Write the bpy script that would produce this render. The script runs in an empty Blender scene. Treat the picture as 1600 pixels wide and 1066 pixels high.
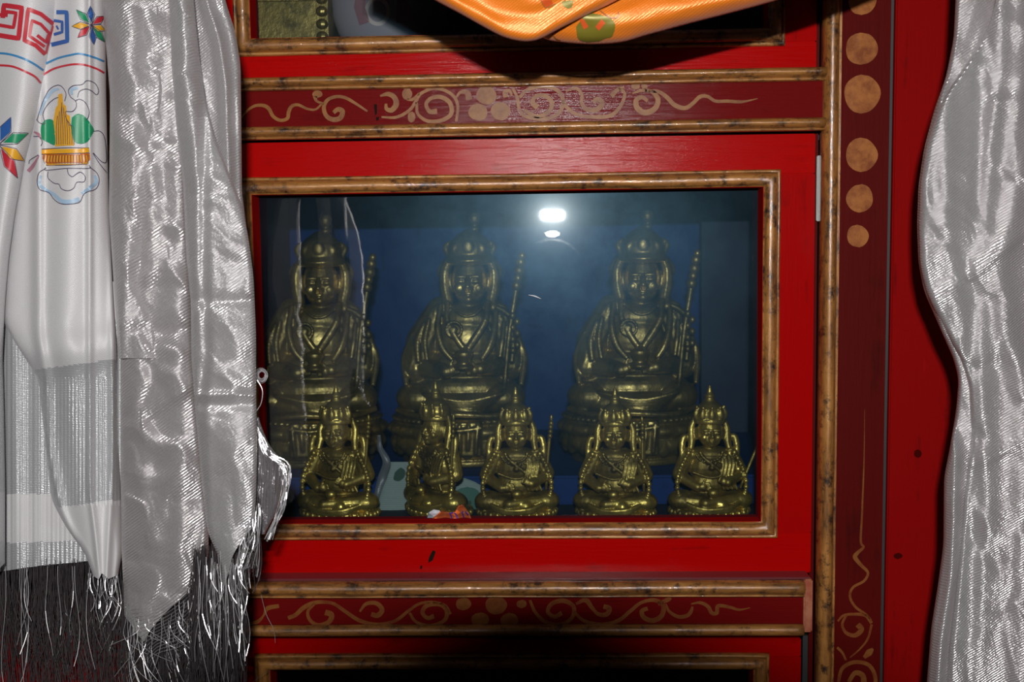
import bpy, bmesh, math, random
import numpy as np
from mathutils import Vector, Matrix, noise

random.seed(7)
scene = bpy.context.scene
COL = scene.collection

# ------------------------------------------------------------------ camera
F = 1800.0                       # focal length in pixels of a 1600 px wide frame
CAM = Vector((0.0, -1.26, 1.45))


def rot(yaw, pitch, roll):
    cy, sy = math.cos(yaw), math.sin(yaw)
    cp, sp = math.cos(pitch), math.sin(pitch)
    cr, sr = math.cos(roll), math.sin(roll)
    B = Matrix(((1, 0, 0), (0, 0, -1), (0, 1, 0)))
    return Matrix(((cy, -sy, 0), (sy, cy, 0), (0, 0, 1))) @ Matrix(((1, 0, 0), (0, cp, -sp), (0, sp, cp))) @ B @ Matrix(((cr, -sr, 0), (sr, cr, 0), (0, 0, 1)))


RM = rot(math.radians(2.0365), math.radians(-5.4608), math.radians(-0.797))
CM = Matrix.Translation(CAM) @ RM.to_4x4()
cd = bpy.data.cameras.new('camera')
cd.sensor_width = 36.0
cd.lens = F / 1600 * 36.0
cd.clip_start = 0.01
cd.dof.use_dof = True
cd.dof.focus_distance = 1.16
cd.dof.aperture_fstop = 9.0
cam = bpy.data.objects.new('camera', cd)
COL.objects.link(cam)
cam.matrix_world = CM
scene.camera = cam


def pix(px, py, Y=0.0):
    """point of the place seen at that spot of the frame, on the plane at depth Y"""
    d = RM @ Vector(((px - 800) / F, -(py - 533) / F, -1))
    return CAM + d * ((Y - CAM.y) / d.y)


# ------------------------------------------------------------------ world, flash, exposure
w = bpy.data.worlds.new('world')
scene.world = w
w.use_nodes = True
w.node_tree.nodes['Background'].inputs[0].default_value = (0.75, 0.85, 1.0, 1)
w.node_tree.nodes['Background'].inputs[1].default_value = 0.006
FL = Vector((-0.003, 0.130, 0.20))            # flash, in the photographer's camera frame
ld = bpy.data.lights.new('flash_light', 'AREA')
ld.shape = 'RECTANGLE'
ld.size = 0.046
ld.size_y = 0.010
ld.energy = 17
ld.color = (1.0, 0.985, 0.96)
lo = bpy.data.objects.new('flash_light', ld)
COL.objects.link(lo)
lo.matrix_world = CM @ Matrix.Translation(FL)
vs = scene.view_settings
vs.view_transform = 'Standard'
vs.look = 'None'
vs.gamma = 1
vs.use_curve_mapping = False
vs.exposure = 0.0


# ------------------------------------------------------------------ materials
def new_mat(name):
    m = bpy.data.materials.new(name)
    m.use_nodes = True
    nt = m.node_tree
    return m, nt, nt.nodes, nt.links, nt.nodes['Principled BSDF']


def N(nt, kind, **kw):
    n = nt.nodes.new(kind)
    for k, v in kw.items():
        if k in n.inputs:
            n.inputs[k].default_value = v
        else:
            setattr(n, k, v)
    return n


def coords(nt, scale=(1, 1, 1), rotv=(0, 0, 0), kind='Object'):
    tc = N(nt, 'ShaderNodeTexCoord')
    mp = N(nt, 'ShaderNodeMapping')
    mp.inputs['Scale'].default_value = scale
    mp.inputs['Rotation'].default_value = rotv
    nt.links.new(tc.outputs[kind], mp.inputs[0])
    return mp.outputs[0]


def ramp(nt, src, stops):
    r = N(nt, 'ShaderNodeValToRGB')
    el = r.color_ramp.elements
    while len(el) < len(stops):
        el.new(0.5)
    for e, (p, c) in zip(el, stops):
        e.position = p
        e.color = (c[0], c[1], c[2], 1) if not isinstance(c, (int, float)) else (c, c, c, 1)
    nt.links.new(src, r.inputs[0])
    return r.outputs[0]


def plain(name, col, rough=0.5, metal=0.0, spec=0.5):
    m, nt, nd, lk, b = new_mat(name)
    b.inputs['Base Color'].default_value = (*col, 1)
    b.inputs['Roughness'].default_value = rough
    b.inputs['Metallic'].default_value = metal
    b.inputs['Specular IOR Level'].default_value = spec
    return m


def painted(name, c0, c1, c2, vertical=False, rough=0.3, coat=0.5, bump=0.25, spec=0.2):
    """brushed glossy paint on wood: streaks along the board, chips and knots"""
    m, nt, nd, lk, b = new_mat(name)
    s = (60, 60, 4) if vertical else (4, 60, 60)
    v = coords(nt, s)
    n1 = N(nt, 'ShaderNodeTexNoise', Scale=1.5, Detail=6.0, Roughness=0.6)
    lk.new(v, n1.inputs['Vector'])
    v2 = coords(nt, (1, 1, 1))
    n2 = N(nt, 'ShaderNodeTexNoise', Scale=14.0, Detail=5.0, Roughness=0.65)
    lk.new(v2, n2.inputs['Vector'])
    mx = N(nt, 'ShaderNodeMix', data_type='FLOAT')
    mx.inputs[0].default_value = 0.5
    lk.new(n1.outputs[0], mx.inputs[2])
    lk.new(n2.outputs[0], mx.inputs[3])
    c = ramp(nt, mx.outputs[0], [(0.30, c0), (0.45, c1), (0.62, c1), (0.75, c2)])
    lk.new(c, b.inputs['Base Color'])
    b.inputs['Roughness'].default_value = rough
    b.inputs['Coat Weight'].default_value = coat
    b.inputs['Coat Roughness'].default_value = 0.09
    b.inputs['Specular IOR Level'].default_value = spec
    n3 = N(nt, 'ShaderNodeTexNoise', Scale=2.2, Detail=8.0, Roughness=0.7)
    lk.new(v, n3.inputs['Vector'])
    n4 = N(nt, 'ShaderNodeTexNoise', Scale=5.0, Detail=3.0)
    lk.new(v, n4.inputs['Vector'])
    ad = N(nt, 'ShaderNodeMath', operation='ADD')
    lk.new(n3.outputs[0], ad.inputs[0])
    lk.new(n4.outputs[0], ad.inputs[1])
    bp = N(nt, 'ShaderNodeBump', Strength=bump, Distance=0.0012)
    lk.new(ad.outputs[0], bp.inputs['Height'])
    lk.new(bp.outputs[0], b.inputs['Normal'])
    lk.new(bp.outputs[0], b.inputs['Coat Normal'])
    return m


RED = painted('red_paint', (0.15, 0.001, 0.001), (0.38, 0.0013, 0.0013), (0.47, 0.004, 0.003), bump=0.3, coat=0.13, spec=0.03)
REDV = painted('red_paint_upright', (0.16, 0.002, 0.002), (0.34, 0.0015, 0.0015), (0.43, 0.004, 0.003), vertical=True, bump=0.12, coat=0.15, spec=0.03)
REDB = painted('red_board', (0.06, 0.001, 0.001), (0.24, 0.001, 0.001), (0.32, 0.002, 0.002), vertical=True, rough=0.7, coat=0.0, bump=0.15, spec=0.06)
DARKRED = painted('dark_red_paint', (0.07, 0.002, 0.002), (0.135, 0.004, 0.004), (0.20, 0.008, 0.006), rough=0.5, coat=0.13, bump=0.35, spec=0.02)
DARKREDV = painted('dark_red_board', (0.035, 0.002, 0.002), (0.085, 0.003, 0.002), (0.13, 0.004, 0.003), vertical=True, coat=0.03, bump=0.25, rough=0.6, spec=0.06)
LEDGE = painted('worn_ledge_paint', (0.06, 0.03, 0.03), (0.14, 0.03, 0.035), (0.22, 0.10, 0.10))


def gilt(name, vertical=False, dim=1.0):
    m, nt, nd, lk, b = new_mat(name)
    v = coords(nt, (40, 40, 7) if vertical else (7, 40, 40))
    n1 = N(nt, 'ShaderNodeTexNoise', Scale=2.0, Detail=8.0, Roughness=0.72)
    lk.new(v, n1.inputs['Vector'])
    c = ramp(nt, n1.outputs[0], [(0.30, (0.05 * dim, 0.025 * dim, 0.013 * dim)), (0.41, (0.22 * dim, 0.09 * dim, 0.024 * dim)),
                                 (0.56, (0.40 * dim, 0.17 * dim, 0.040 * dim)), (0.70, (0.52 * dim, 0.25 * dim, 0.07 * dim))])
    vw = coords(nt)
    nw = N(nt, 'ShaderNodeTexNoise', Scale=55.0, Detail=8.0, Roughness=0.78)
    lk.new(vw, nw.inputs['Vector'])
    chip = ramp(nt, nw.outputs[0], [(0.37, 0.0), (0.50, 1.0)])
    mc = N(nt, 'ShaderNodeMix', data_type='RGBA')
    lk.new(chip, mc.inputs[0])
    mc.inputs[6].default_value = (0.035, 0.018, 0.012, 1)
    lk.new(c, mc.inputs[7])
    lk.new(mc.outputs[2], b.inputs['Base Color'])
    b.inputs['Metallic'].default_value = 0.12
    b.inputs['Roughness'].default_value = 0.38
    b.inputs['Coat Weight'].default_value = 0.9
    b.inputs['Coat Roughness'].default_value = 0.07
    n2 = N(nt, 'ShaderNodeTexNoise', Scale=3.0, Detail=9.0, Roughness=0.75)
    lk.new(v, n2.inputs['Vector'])
    bp = N(nt, 'ShaderNodeBump', Strength=0.3, Distance=0.0012)
    sm_ = N(nt, 'ShaderNodeMath', operation='MULTIPLY_ADD')
    lk.new(nw.outputs[0], sm_.inputs[0])
    sm_.inputs[1].default_value = 1.3
    lk.new(n2.outputs[0], sm_.inputs[2])
    lk.new(sm_.outputs[0], bp.inputs['Height'])
    lk.new(bp.outputs[0], b.inputs['Normal'])
    lk.new(bp.outputs[0], b.inputs['Coat Normal'])
    return m


GILT = gilt('worn_gilt_trim')
GILTV = gilt('worn_gilt_trim_upright', True)


def scrollmat(name, c0, c1):
    m, nt, nd, lk, b = new_mat(name)
    v = coords(nt)
    n1 = N(nt, 'ShaderNodeTexNoise', Scale=60.0, Detail=6.0, Roughness=0.7)
    lk.new(v, n1.inputs['Vector'])
    lk.new(ramp(nt, n1.outputs[0], [(0.35, c0), (0.6, c1)]), b.inputs['Base Color'])
    b.inputs['Roughness'].default_value = 0.4
    b.inputs['Coat Weight'].default_value = 0.12
    b.inputs['Specular IOR Level'].default_value = 0.2
    bp = N(nt, 'ShaderNodeBump', Strength=0.4, Distance=0.0008)
    lk.new(n1.outputs[0], bp.inputs['Height'])
    lk.new(bp.outputs[0], b.inputs['Normal'])
    return m


SCROLL = scrollmat('gold_scroll_paint', (0.17, 0.05, 0.012), (0.26, 0.105, 0.022))
SCROLL2 = scrollmat('faded_gold_scroll_paint', (0.16, 0.035, 0.01), (0.22, 0.075, 0.018))
DOTM = scrollmat('orange_gold_dot_paint', (0.20, 0.05, 0.012), (0.36, 0.125, 0.03))


def bronze(name, tone, patina):
    m, nt, nd, lk, b = new_mat(name)
    v = coords(nt)
    n1 = N(nt, 'ShaderNodeTexNoise', Scale=22.0, Detail=6.0, Roughness=0.7)
    lk.new(v, n1.inputs['Vector'])
    lk.new(ramp(nt, n1.outputs[0], [(0.38, patina), (0.58, tone)]), b.inputs['Base Color'])
    b.inputs['Metallic'].default_value = 0.8
    lk.new(ramp(nt, n1.outputs[0], [(0.35, 0.55), (0.65, 0.3)]), b.inputs['Roughness'])
    n2 = N(nt, 'ShaderNodeTexNoise', Scale=140.0, Detail=4.0, Roughness=0.6)
    lk.new(v, n2.inputs['Vector'])
    bp = N(nt, 'ShaderNodeBump', Strength=0.5, Distance=0.0012)
    lk.new(n2.outputs[0], bp.inputs['Height'])
    lk.new(bp.outputs[0], b.inputs['Normal'])
    return m


BRONZE = bronze('gilt_bronze', (0.40, 0.28, 0.09), (0.10, 0.075, 0.03))
BRONZE2 = bronze('bright_gilt_bronze', (0.60, 0.42, 0.10), (0.16, 0.105, 0.03))


def cloth(name, col, rough, metal, scale, strength, spec=0.5, sheer=0.0, tilt=0.6, trans=0.0, dist=0.0003):
    """woven satin: fine twill ribs plus thread irregularity in the relief"""
    m, nt, nd, lk, b = new_mat(name)
    v = coords(nt, (1, 1, 1), (0, tilt, 0))
    wv = N(nt, 'ShaderNodeTexWave', Scale=scale, Distortion=1.5, Detail=2.0)
    wv.bands_direction = 'Z'
    wv.inputs['Detail Scale'].default_value = 2.0
    lk.new(v, wv.inputs['Vector'])
    v2 = coords(nt)
    n1 = N(nt, 'ShaderNodeTexNoise', Scale=scale * 3.2, Detail=1.0, Roughness=0.5)
    lk.new(v2, n1.inputs['Vector'])
    ad = N(nt, 'ShaderNodeMath', operation='ADD')
    lk.new(wv.outputs['Fac'], ad.inputs[0])
    lk.new(n1.outputs[0], ad.inputs[1])
    bp = N(nt, 'ShaderNodeBump', Strength=strength, Distance=dist)
    lk.new(ad.outputs[0], bp.inputs['Height'])
    lk.new(bp.outputs[0], b.inputs['Normal'])
    b.inputs['Base Color'].default_value = (*col, 1)
    b.inputs['Roughness'].default_value = rough
    b.inputs['Metallic'].default_value = metal
    b.inputs['Specular IOR Level'].default_value = spec
    b.inputs['Sheen Weight'].default_value = 0.15
    if trans:
        tl = N(nt, 'ShaderNodeBsdfTranslucent')
        tl.inputs[0].default_value = (*col, 1)
        mt = N(nt, 'ShaderNodeMixShader')
        mt.inputs[0].default_value = trans
        lk.new(b.outputs[0], mt.inputs[1])
        lk.new(tl.outputs[0], mt.inputs[2])
        lk.new(mt.outputs[0], nd['Material Output'].inputs[0])
    if sheer:
        tr = N(nt, 'ShaderNodeBsdfTransparent')
        mx = N(nt, 'ShaderNodeMixShader')
        mx.inputs[0].default_value = sheer
        lk.new(b.outputs[0], mx.inputs[1])
        lk.new(tr.outputs[0], mx.inputs[2])
        lk.new(mx.outputs[0], nd['Material Output'].inputs[0])
    return m


SATIN = cloth('white_satin', (0.60, 0.585, 0.60), 0.50, 0.10, 260, 0.5, 0.4)
REBATE = plain('matte_red_edge', (0.30, 0.006, 0.006), 0.9, 0.0, 0.0)
SHEER = cloth('sheer_white_weave', (0.50, 0.50, 0.52), 0.34, 0.3, 190, 0.8, 0.7, 0.08, tilt=0.03, dist=0.0003)
SILVER = cloth('silver_brocade', (0.66, 0.63, 0.64), 0.34, 0.50, 130, 1.0, 0.9, trans=0.26, dist=0.00052)
SILVER2 = cloth('silver_organza', (0.66, 0.64, 0.655), 0.33, 0.50, 150, 1.0, 0.9, trans=0.26, dist=0.00048)
HEM = cloth('smooth_silver_hem', (0.45, 0.39, 0.42), 0.5, 0.2, 200, 0.2, 0.5)
ORANGE = cloth('orange_satin', (0.80, 0.20, 0.010), 0.38, 0.2, 170, 0.45, 0.6)
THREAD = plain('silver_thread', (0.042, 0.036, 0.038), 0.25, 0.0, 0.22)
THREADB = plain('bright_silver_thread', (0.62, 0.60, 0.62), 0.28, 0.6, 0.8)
INK = plain('dark_ink', (0.07, 0.05, 0.10), 0.5)
I_RED = plain('red_ink', (0.50, 0.025, 0.04), 0.45)
I_BLUE = plain('blue_ink', (0.03, 0.11, 0.36), 0.45)
I_LBLUE = plain('pale_blue_ink', (0.33, 0.46, 0.60), 0.45)
I_SKY = plain('sky_blue_ink', (0.04, 0.22, 0.45), 0.45)
I_GREEN = plain('green_ink', (0.01, 0.25, 0.11), 0.45)
I_GOLD = plain('gold_ink', (0.72, 0.36, 0.02), 0.4)
I_RUST = plain('rust_ink', (0.50, 0.13, 0.01), 0.4)
O_OLIVE = plain('olive_ink', (0.20, 0.17, 0.02), 0.4, 0.2)
O_RED = plain('coral_ink', (0.70, 0.10, 0.02), 0.4, 0.2)
O_LINE = plain('brown_ink', (0.35, 0.12, 0.02), 0.4)
BLACK = plain('black_plastic', (0.008, 0.008, 0.009), 0.5)
DARK = plain('dark_gap_wood', (0.015, 0.008, 0.006), 0.9, 0.0, 0.0)
GREYW = plain('grey_groove', (0.03, 0.032, 0.035), 0.5)
HINGE = plain('pale_hinge_metal', (0.35, 0.34, 0.33), 0.5, 0.4)
BLUE = painted('dark_blue_cloth', (0.005, 0.014, 0.07), (0.008, 0.032, 0.15), (0.014, 0.05, 0.20), vertical=True, rough=0.7, coat=0.0)
INTERIOR = plain('dark_interior_wood', (0.012, 0.016, 0.035), 0.7)
NOTE = painted('green_white_paper', (0.24, 0.30, 0.27), (0.32, 0.38, 0.35), (0.38, 0.42, 0.40), rough=0.7, coat=0.0)
NOTEG = plain('green_print', (0.06, 0.15, 0.11), 0.7)
NOTED = plain('dark_green_print', (0.02, 0.06, 0.035), 0.7)
PAPERO = plain('orange_wrapper', (0.80, 0.15, 0.02), 0.45)
PAPERW = plain('white_wrapper', (0.62, 0.62, 0.68), 0.5)
PINK = plain('dusty_pink_print', (0.30, 0.13, 0.15), 0.6)
PALE = plain('pale_grey_porcelain', (0.34, 0.28, 0.31), 0.4)


def glass_mat(name, dust=0.011):
    m, nt, nd, lk, b = new_mat(name)
    nd.remove(b)
    out = nd['Material Output']
    tr = N(nt, 'ShaderNodeBsdfTransparent')
    tr.inputs[0].default_value = (0.66, 0.74, 0.76, 1)
    gl = N(nt, 'ShaderNodeBsdfGlossy')
    gl.inputs['Roughness'].default_value = 0.015
    v = coords(nt)
    n1 = N(nt, 'ShaderNodeTexNoise', Scale=9.0, Detail=7.0, Roughness=0.7)
    lk.new(v, n1.inputs['Vector'])
    fr = N(nt, 'ShaderNodeFresnel', IOR=1.75)
    m1 = N(nt, 'ShaderNodeMixShader')
    lk.new(fr.outputs[0], m1.inputs[0])
    lk.new(tr.outputs[0], m1.inputs[1])
    lk.new(gl.outputs[0], m1.inputs[2])
    g2 = N(nt, 'ShaderNodeBsdfGlossy')                # greasy dust film: a wide soft lobe
    g2.inputs[0].default_value = (0.35, 0.72, 1.0, 1)
    g2.inputs['Roughness'].default_value = 0.34
    fm = ramp(nt, n1.outputs[0], [(0.3, dust * 0.6), (0.7, dust * 1.4)])
    m2 = N(nt, 'ShaderNodeMixShader')
    lk.new(fm, m2.inputs[0])
    lk.new(m1.outputs[0], m2.inputs[1])
    lk.new(g2.outputs[0], m2.inputs[2])
    g3 = N(nt, 'ShaderNodeBsdfGlossy')
    g3.inputs[0].default_value = (0.8, 0.95, 1.0, 1)
    g3.inputs['Roughness'].default_value = 0.14
    m3 = N(nt, 'ShaderNodeMixShader')
    m3.inputs[0].default_value = dust * 0.12
    lk.new(m2.outputs[0], m3.inputs[1])
    lk.new(g3.outputs[0], m3.inputs[2])
    lk.new(m3.outputs[0], out.inputs[0])
    return m


GLASS = glass_mat('dusty_glass')


# ------------------------------------------------------------------ object helpers
def tag(o, label=None, cat=None, group=None, kind=None):
    if label: o['label'] = label
    if cat: o['category'] = cat
    if group: o['group'] = group
    if kind: o['kind'] = kind
    return o


def empty(name, loc, rz=0.0):
    o = bpy.data.objects.new(name, None)
    o.empty_display_size = 0.05
    COL.objects.link(o)
    o.location = loc
    o.rotation_euler = (0, 0, rz)
    return o


def link(name, me, mat, parent=None, smooth=False):
    o = bpy.data.objects.new(name, me)
    COL.objects.link(o)
    if mat and not me.materials:
        me.materials.append(mat)
    if smooth:
        for p in me.polygons:
            p.use_smooth = True
    if parent:
        o.parent = parent
        # geometry is given in world space: cancel the parent's transform
        pm = Matrix.LocRotScale(parent.location, parent.rotation_euler, parent.scale) if parent.parent is None else WORLD.get(parent.name, Matrix())
        o.matrix_parent_inverse = pm.inverted()
        WORLD[o.name] = Matrix()
    return o


WORLD = {}


def mesh_from(name, verts, faces):
    me = bpy.data.meshes.new(name)
    me.from_pydata([tuple(v) for v in verts], [], faces)
    me.update()
    return me


class MB:
    def __init__(s):
        s.v = []; s.f = []

    def add(s, vs_, fs):
        o = len(s.v)
        s.v += [tuple(x) for x in vs_]
        s.f += [tuple(i + o for i in f) for f in fs]

    def box(s, x0, x1, y0, y1, z0, z1, bev=0.0):
        if bev <= 0:
            vs_ = [(x, y, z) for x in (x0, x1) for y in (y0, y1) for z in (z0, z1)]
            s.add(vs_, [(0, 1, 3, 2), (4, 6, 7, 5), (0, 4, 5, 1), (2, 3, 7, 6), (0, 2, 6, 4), (1, 5, 7, 3)])
            return
        bm = bmesh.new()
        bmesh.ops.create_cube(bm, size=1)
        for v in bm.verts:
            v.co = Vector(((x0 + x1) / 2 + v.co.x * (x1 - x0), (y0 + y1) / 2 + v.co.y * (y1 - y0), (z0 + z1) / 2 + v.co.z * (z1 - z0)))
        bmesh.ops.bevel(bm, geom=bm.edges[:], offset=bev, segments=2, affect='EDGES')
        s.bm(bm)

    def bm(s, bm):
        bm.verts.index_update()
        s.add([v.co.copy() for v in bm.verts], [[v.index for v in f.verts] for f in bm.faces])
        bm.free()

    def ell(s, c, r, seg=20, rings=12, rotv=None):
        bm = bmesh.new()
        bmesh.ops.create_uvsphere(bm, u_segments=seg, v_segments=rings, radius=1)
        for v in bm.verts:
            p = Vector((v.co.x * r[0], v.co.y * r[1], v.co.z * r[2]))
            if rotv: p = rotv @ p
            v.co = p + Vector(c)
        s.bm(bm)

    def tube(s, pts, rad, seg=8, caps=True):
        """closed tapering tube with rounded look along points"""
        pts = [Vector(p) for p in pts]
        n = len(pts)
        if isinstance(rad, (int, float)): rad = [rad] * n
        rad = [float(np.interp(i / (n - 1), np.linspace(0, 1, len(rad)), rad)) for i in range(n)]
        vs_ = []; fs = []
        up = None
        for i, p in enumerate(pts):
            t = (pts[min(i + 1, n - 1)] - pts[max(i - 1, 0)]).normalized()
            if up is None:
                up = t.orthogonal().normalized()
            a = (up - t * up.dot(t))
            a = a.normalized() if a.length > 1e-6 else t.orthogonal().normalized()
            up = a
            b2 = t.cross(a)
            for k in range(seg):
                th = 2 * math.pi * k / seg
                vs_.append(p + (a * math.cos(th) + b2 * math.sin(th)) * rad[i])
        for i in range(n - 1):
            for k in range(seg):
                a0 = i * seg + k; a1 = i * seg + (k + 1) % seg
                fs.append((a0, a1, a1 + seg, a0 + seg))
        if caps:
            fs.append(tuple(range(seg - 1, -1, -1)))
            fs.append(tuple((n - 1) * seg + k for k in range(seg)))
        s.add(vs_, fs)

    def capsule(s, a, b_, r0, r1=None, seg=14):
        r1 = r0 if r1 is None else r1
        s.tube([a, b_], [r0, r1], seg)
        s.ell(a, (r0,) * 3, seg, 8)
        s.ell(b_, (r1,) * 3, seg, 8)

    def lathe(s, prof, sx=1.0, sy=1.0, seg=48, c=(0, 0, 0), mod=None):
        vs_ = []; fs = []
        for i, (r, z) in enumerate(prof):
            for k in range(seg):
                th = 2 * math.pi * k / seg
                rr = r * (mod(th, z) if mod else 1)
                vs_.append((c[0] + rr * sx * math.cos(th), c[1] + rr * sy * math.sin(th), c[2] + z))
        for i in range(len(prof) - 1):
            for k in range(seg):
                a0 = i * seg + k; a1 = i * seg + (k + 1) % seg
                fs.append((a0, a1, a1 + seg, a0 + seg))
        fs.append(tuple(range(seg - 1, -1, -1)))
        fs.append(tuple((len(prof) - 1) * seg + k for k in range(seg)))
        s.add(vs_, fs)

    def build(s, name, mat, parent=None, smooth=False):
        return link(name, mesh_from(name, s.v, s.f), mat, parent, smooth)


def smooth_path(pts, n=8):
    """Catmull-Rom through the points"""
    P = [np.array(p, float) for p in pts]
    P = [2 * P[0] - P[1]] + P + [2 * P[-1] - P[-2]]
    out = []
    for i in range(1, len(P) - 2):
        for k in range(n):
            t = k / n
            out.append(0.5 * (2 * P[i] + (P[i + 1] - P[i - 1]) * t + (2 * P[i - 1] - 5 * P[i] + 4 * P[i + 1] - P[i + 2]) * t * t + (-P[i - 1] + 3 * P[i] - 3 * P[i + 1] + P[i + 2]) * t ** 3))
    out.append(P[-2])
    return out


def ribbon(mb, pts, wpx, place, taper=True, n=8, smooth=True, th=None):
    """flat painted stroke: pts in frame pixels, place(px,py) -> point on the surface"""
    q = smooth_path(pts, n) if smooth else None
    if q is None:
        q = []
        for a, b_ in zip(pts[:-1], pts[1:]):
            a = np.array(a, float); b_ = np.array(b_, float)
            k = max(2, int(np.linalg.norm(b_ - a) / 3))
            q += [a + (b_ - a) * i / k for i in range(k)]
        q.append(np.array(pts[-1], float))
    vs_ = []; fs = []
    m = len(q)
    for i, p in enumerate(q):
        t = q[min(i + 1, m - 1)] - q[max(i - 1, 0)]
        t = t / (np.linalg.norm(t) + 1e-9)
        nrm = np.array([-t[1], t[0]])
        s = i / (m - 1)
        w_ = wpx if isinstance(wpx, (int, float)) else float(np.interp(s, np.linspace(0, 1, len(wpx)), wpx))
        a = p + nrm * w_ / 2; b_ = p - nrm * w_ / 2
        vs_.append(place(a[0], a[1])); vs_.append(place(b_[0], b_[1]))
    for i in range(m - 1):
        fs.append((2 * i, 2 * i + 1, 2 * i + 3, 2 * i + 2))
    mb.add(vs_, fs)


def fill(mb, poly, place, step=1.5, dx=3.0, smooth=False):
    """filled outline laid on a surface, in fine scan strips"""
    if smooth:
        pl = smooth_path(list(poly) + [poly[0]], 5)[:-1]
    else:
        pl = [np.array(p, float) for p in poly]
    ys = [p[1] for p in pl]
    y0, y1 = min(ys), max(ys)
    n = max(2, int((y1 - y0) / step))

    def spans(y):
        xs = []
        for a, b_ in zip(pl, pl[1:] + pl[:1]):
            if (a[1] <= y) != (b_[1] <= y):
                xs.append(a[0] + (y - a[1]) / (b_[1] - a[1]) * (b_[0] - a[0]))
        xs.sort()
        return xs
    e = 1e-3
    for k in range(n):
        ya = y0 + (y1 - y0) * k / n + e; yb = y0 + (y1 - y0) * (k + 1) / n - e
        A = spans(ya); B = spans(yb)
        if len(A) != len(B): A = B = spans((ya + yb) / 2)
        for i in range(0, len(A) - 1, 2):
            m = max(1, int((A[i + 1] - A[i]) / dx))
            vs_ = []
            for j in range(m + 1):
                t = j / m
                vs_.append(place(A[i] + (A[i + 1] - A[i]) * t, ya)); vs_.append(place(B[i] + (B[i + 1] - B[i]) * t, yb))
            mb.add(vs_, [(2 * j, 2 * j + 1, 2 * j + 3, 2 * j + 2) for j in range(m)])


def disc(mb, cx, cy, rx, place, ry=None, irr=0.04):
    ry = ry or rx
    fill(mb, [(cx + rx * math.cos(t) * (1 + irr * math.sin(3 * t + cx)), cy + ry * math.sin(t) * (1 + irr * math.cos(2 * t + cy))) for t in np.linspace(0, 2 * math.pi, 28)[:-1]], place, 2.0, 50)


def plane(Y):
    return lambda px, py: pix(px, py, Y)


def half_round(x0, x1, z0, z1, Yf, depth, horizontal=True, bead=0.0, seg=10):
    """bar with a half-round front from Yf (back) standing out by depth; optional thin bead on the low/right side"""
    prof = []
    a, b_ = (z0, z1) if horizontal else (x0, x1)
    if bead:
        prof += [(a, 0), (a, -0.35 * depth)]
        for k in range(1, 6):
            t = math.pi * k / 6
            prof.append((a + bead * (0.5 - 0.5 * math.cos(t)), -0.35 * depth - 0.3 * depth * math.sin(t)))
        prof.append((a + bead, -0.3 * depth))
        a2 = a + bead
    else:
        prof.append((a, 0)); a2 = a
    for k in range(seg + 1):
        t = math.pi * k / seg
        prof.append((a2 + (b_ - a2) * (0.5 - 0.5 * math.cos(t)), -0.25 * depth - 0.75 * depth * math.sin(t) ** 0.8))
    prof.append((b_, 0))
    mb = MB()
    n = len(prof)
    nseg = 90
    L0, L1 = (x0, x1) if horizontal else (z0, z1)
    vs_ = []
    for j in range(nseg + 1):
        l = L0 + (L1 - L0) * j / nseg
        for (p, d) in prof:
            wob = noise.noise(Vector((l * 9, p * 30, 3.1))) * 0.0006
            y = Yf + d + (wob if d < 0 else 0)
            vs_.append((l, y, p + wob * 0.6) if horizontal else (p + wob * 0.6, y, l))
    fs = []
    for j in range(nseg):
        for k in range(n - 1):
            a0 = j * n + k
            fs.append((a0, a0 + 1, a0 + 1 + n, a0 + n))
        fs.append((j * n + n - 1, j * n, j * n + n, j * n + 2 * n - 1))
    fs.append(tuple(range(n - 1, -1, -1))); fs.append(tuple(nseg * n + k for k in range(n)))
    mb.add(vs_, fs)
    return mb


def frame_sweep(x0, x1, z0, z1, prof, seg=40):
    """mitred picture-frame moulding; prof = (outset from the opening, y)"""
    mb = MB()
    cs = [(x0, z0, -1, -1), (x1, z0, 1, -1), (x1, z1, 1, 1), (x0, z1, -1, 1)]
    n = len(prof)
    rings = []
    for ci in range(4):
        a = cs[ci]; b_ = cs[(ci + 1) % 4]
        for j in range(seg):
            t = j / seg
            ring = []
            for (d, y) in prof:
                xa, za = a[0] + a[2] * d, a[1] + a[3] * d
                xb, zb = b_[0] + b_[2] * d, b_[1] + b_[3] * d
                x, z = xa + (xb - xa) * t, za + (zb - za) * t
                wob = noise.noise(Vector((x * 12, z * 12, d * 50))) * 0.0006
                ring.append((x + wob, y + wob, z + wob))
            rings.append(ring)
    vs_ = [p for r in rings for p in r]
    m = len(rings); fs = []
    for j in range(m):
        for k in range(n):
            a0 = j * n + k; a1 = j * n + (k + 1) % n
            b0 = ((j + 1) % m) * n + k; b1 = ((j + 1) % m) * n + (k + 1) % n
            fs.append((a0, b0, b1, a1))
    mb.add(vs_, fs)
    return mb


def Z(py, Y=0.0, px=830): return pix(px, py, Y).z
def X(px, Y=0.0, py=600): return pix(px, py, Y).x


# ------------------------------------------------------------------ the room
XL, XR = -1.05, 0.95
fl = MB(); fl.box(-2.5, 2.5, -3.0, 0.6, -0.02, 0.0)
tag(fl.build('floor', painted('floor_boards', (0.02, 0.012, 0.01), (0.05, 0.03, 0.02), (0.08, 0.05, 0.03))), kind='structure')
wb = MB(); wb.box(-2.5, 2.5, 0.6, 0.65, 0, 2.6)
tag(wb.build('wall_back', plain('dark_plaster', (0.06, 0.04, 0.035), 0.8)), kind='structure')

# ------------------------------------------------------------------ the altar cabinet
cab = tag(empty('altar_cabinet', (0, 0.2, 0)), 'red painted wooden altar cabinet with gilt mouldings, scroll friezes and glazed doors', 'cabinet')
YP = -0.020                                    # face of the posts
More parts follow.
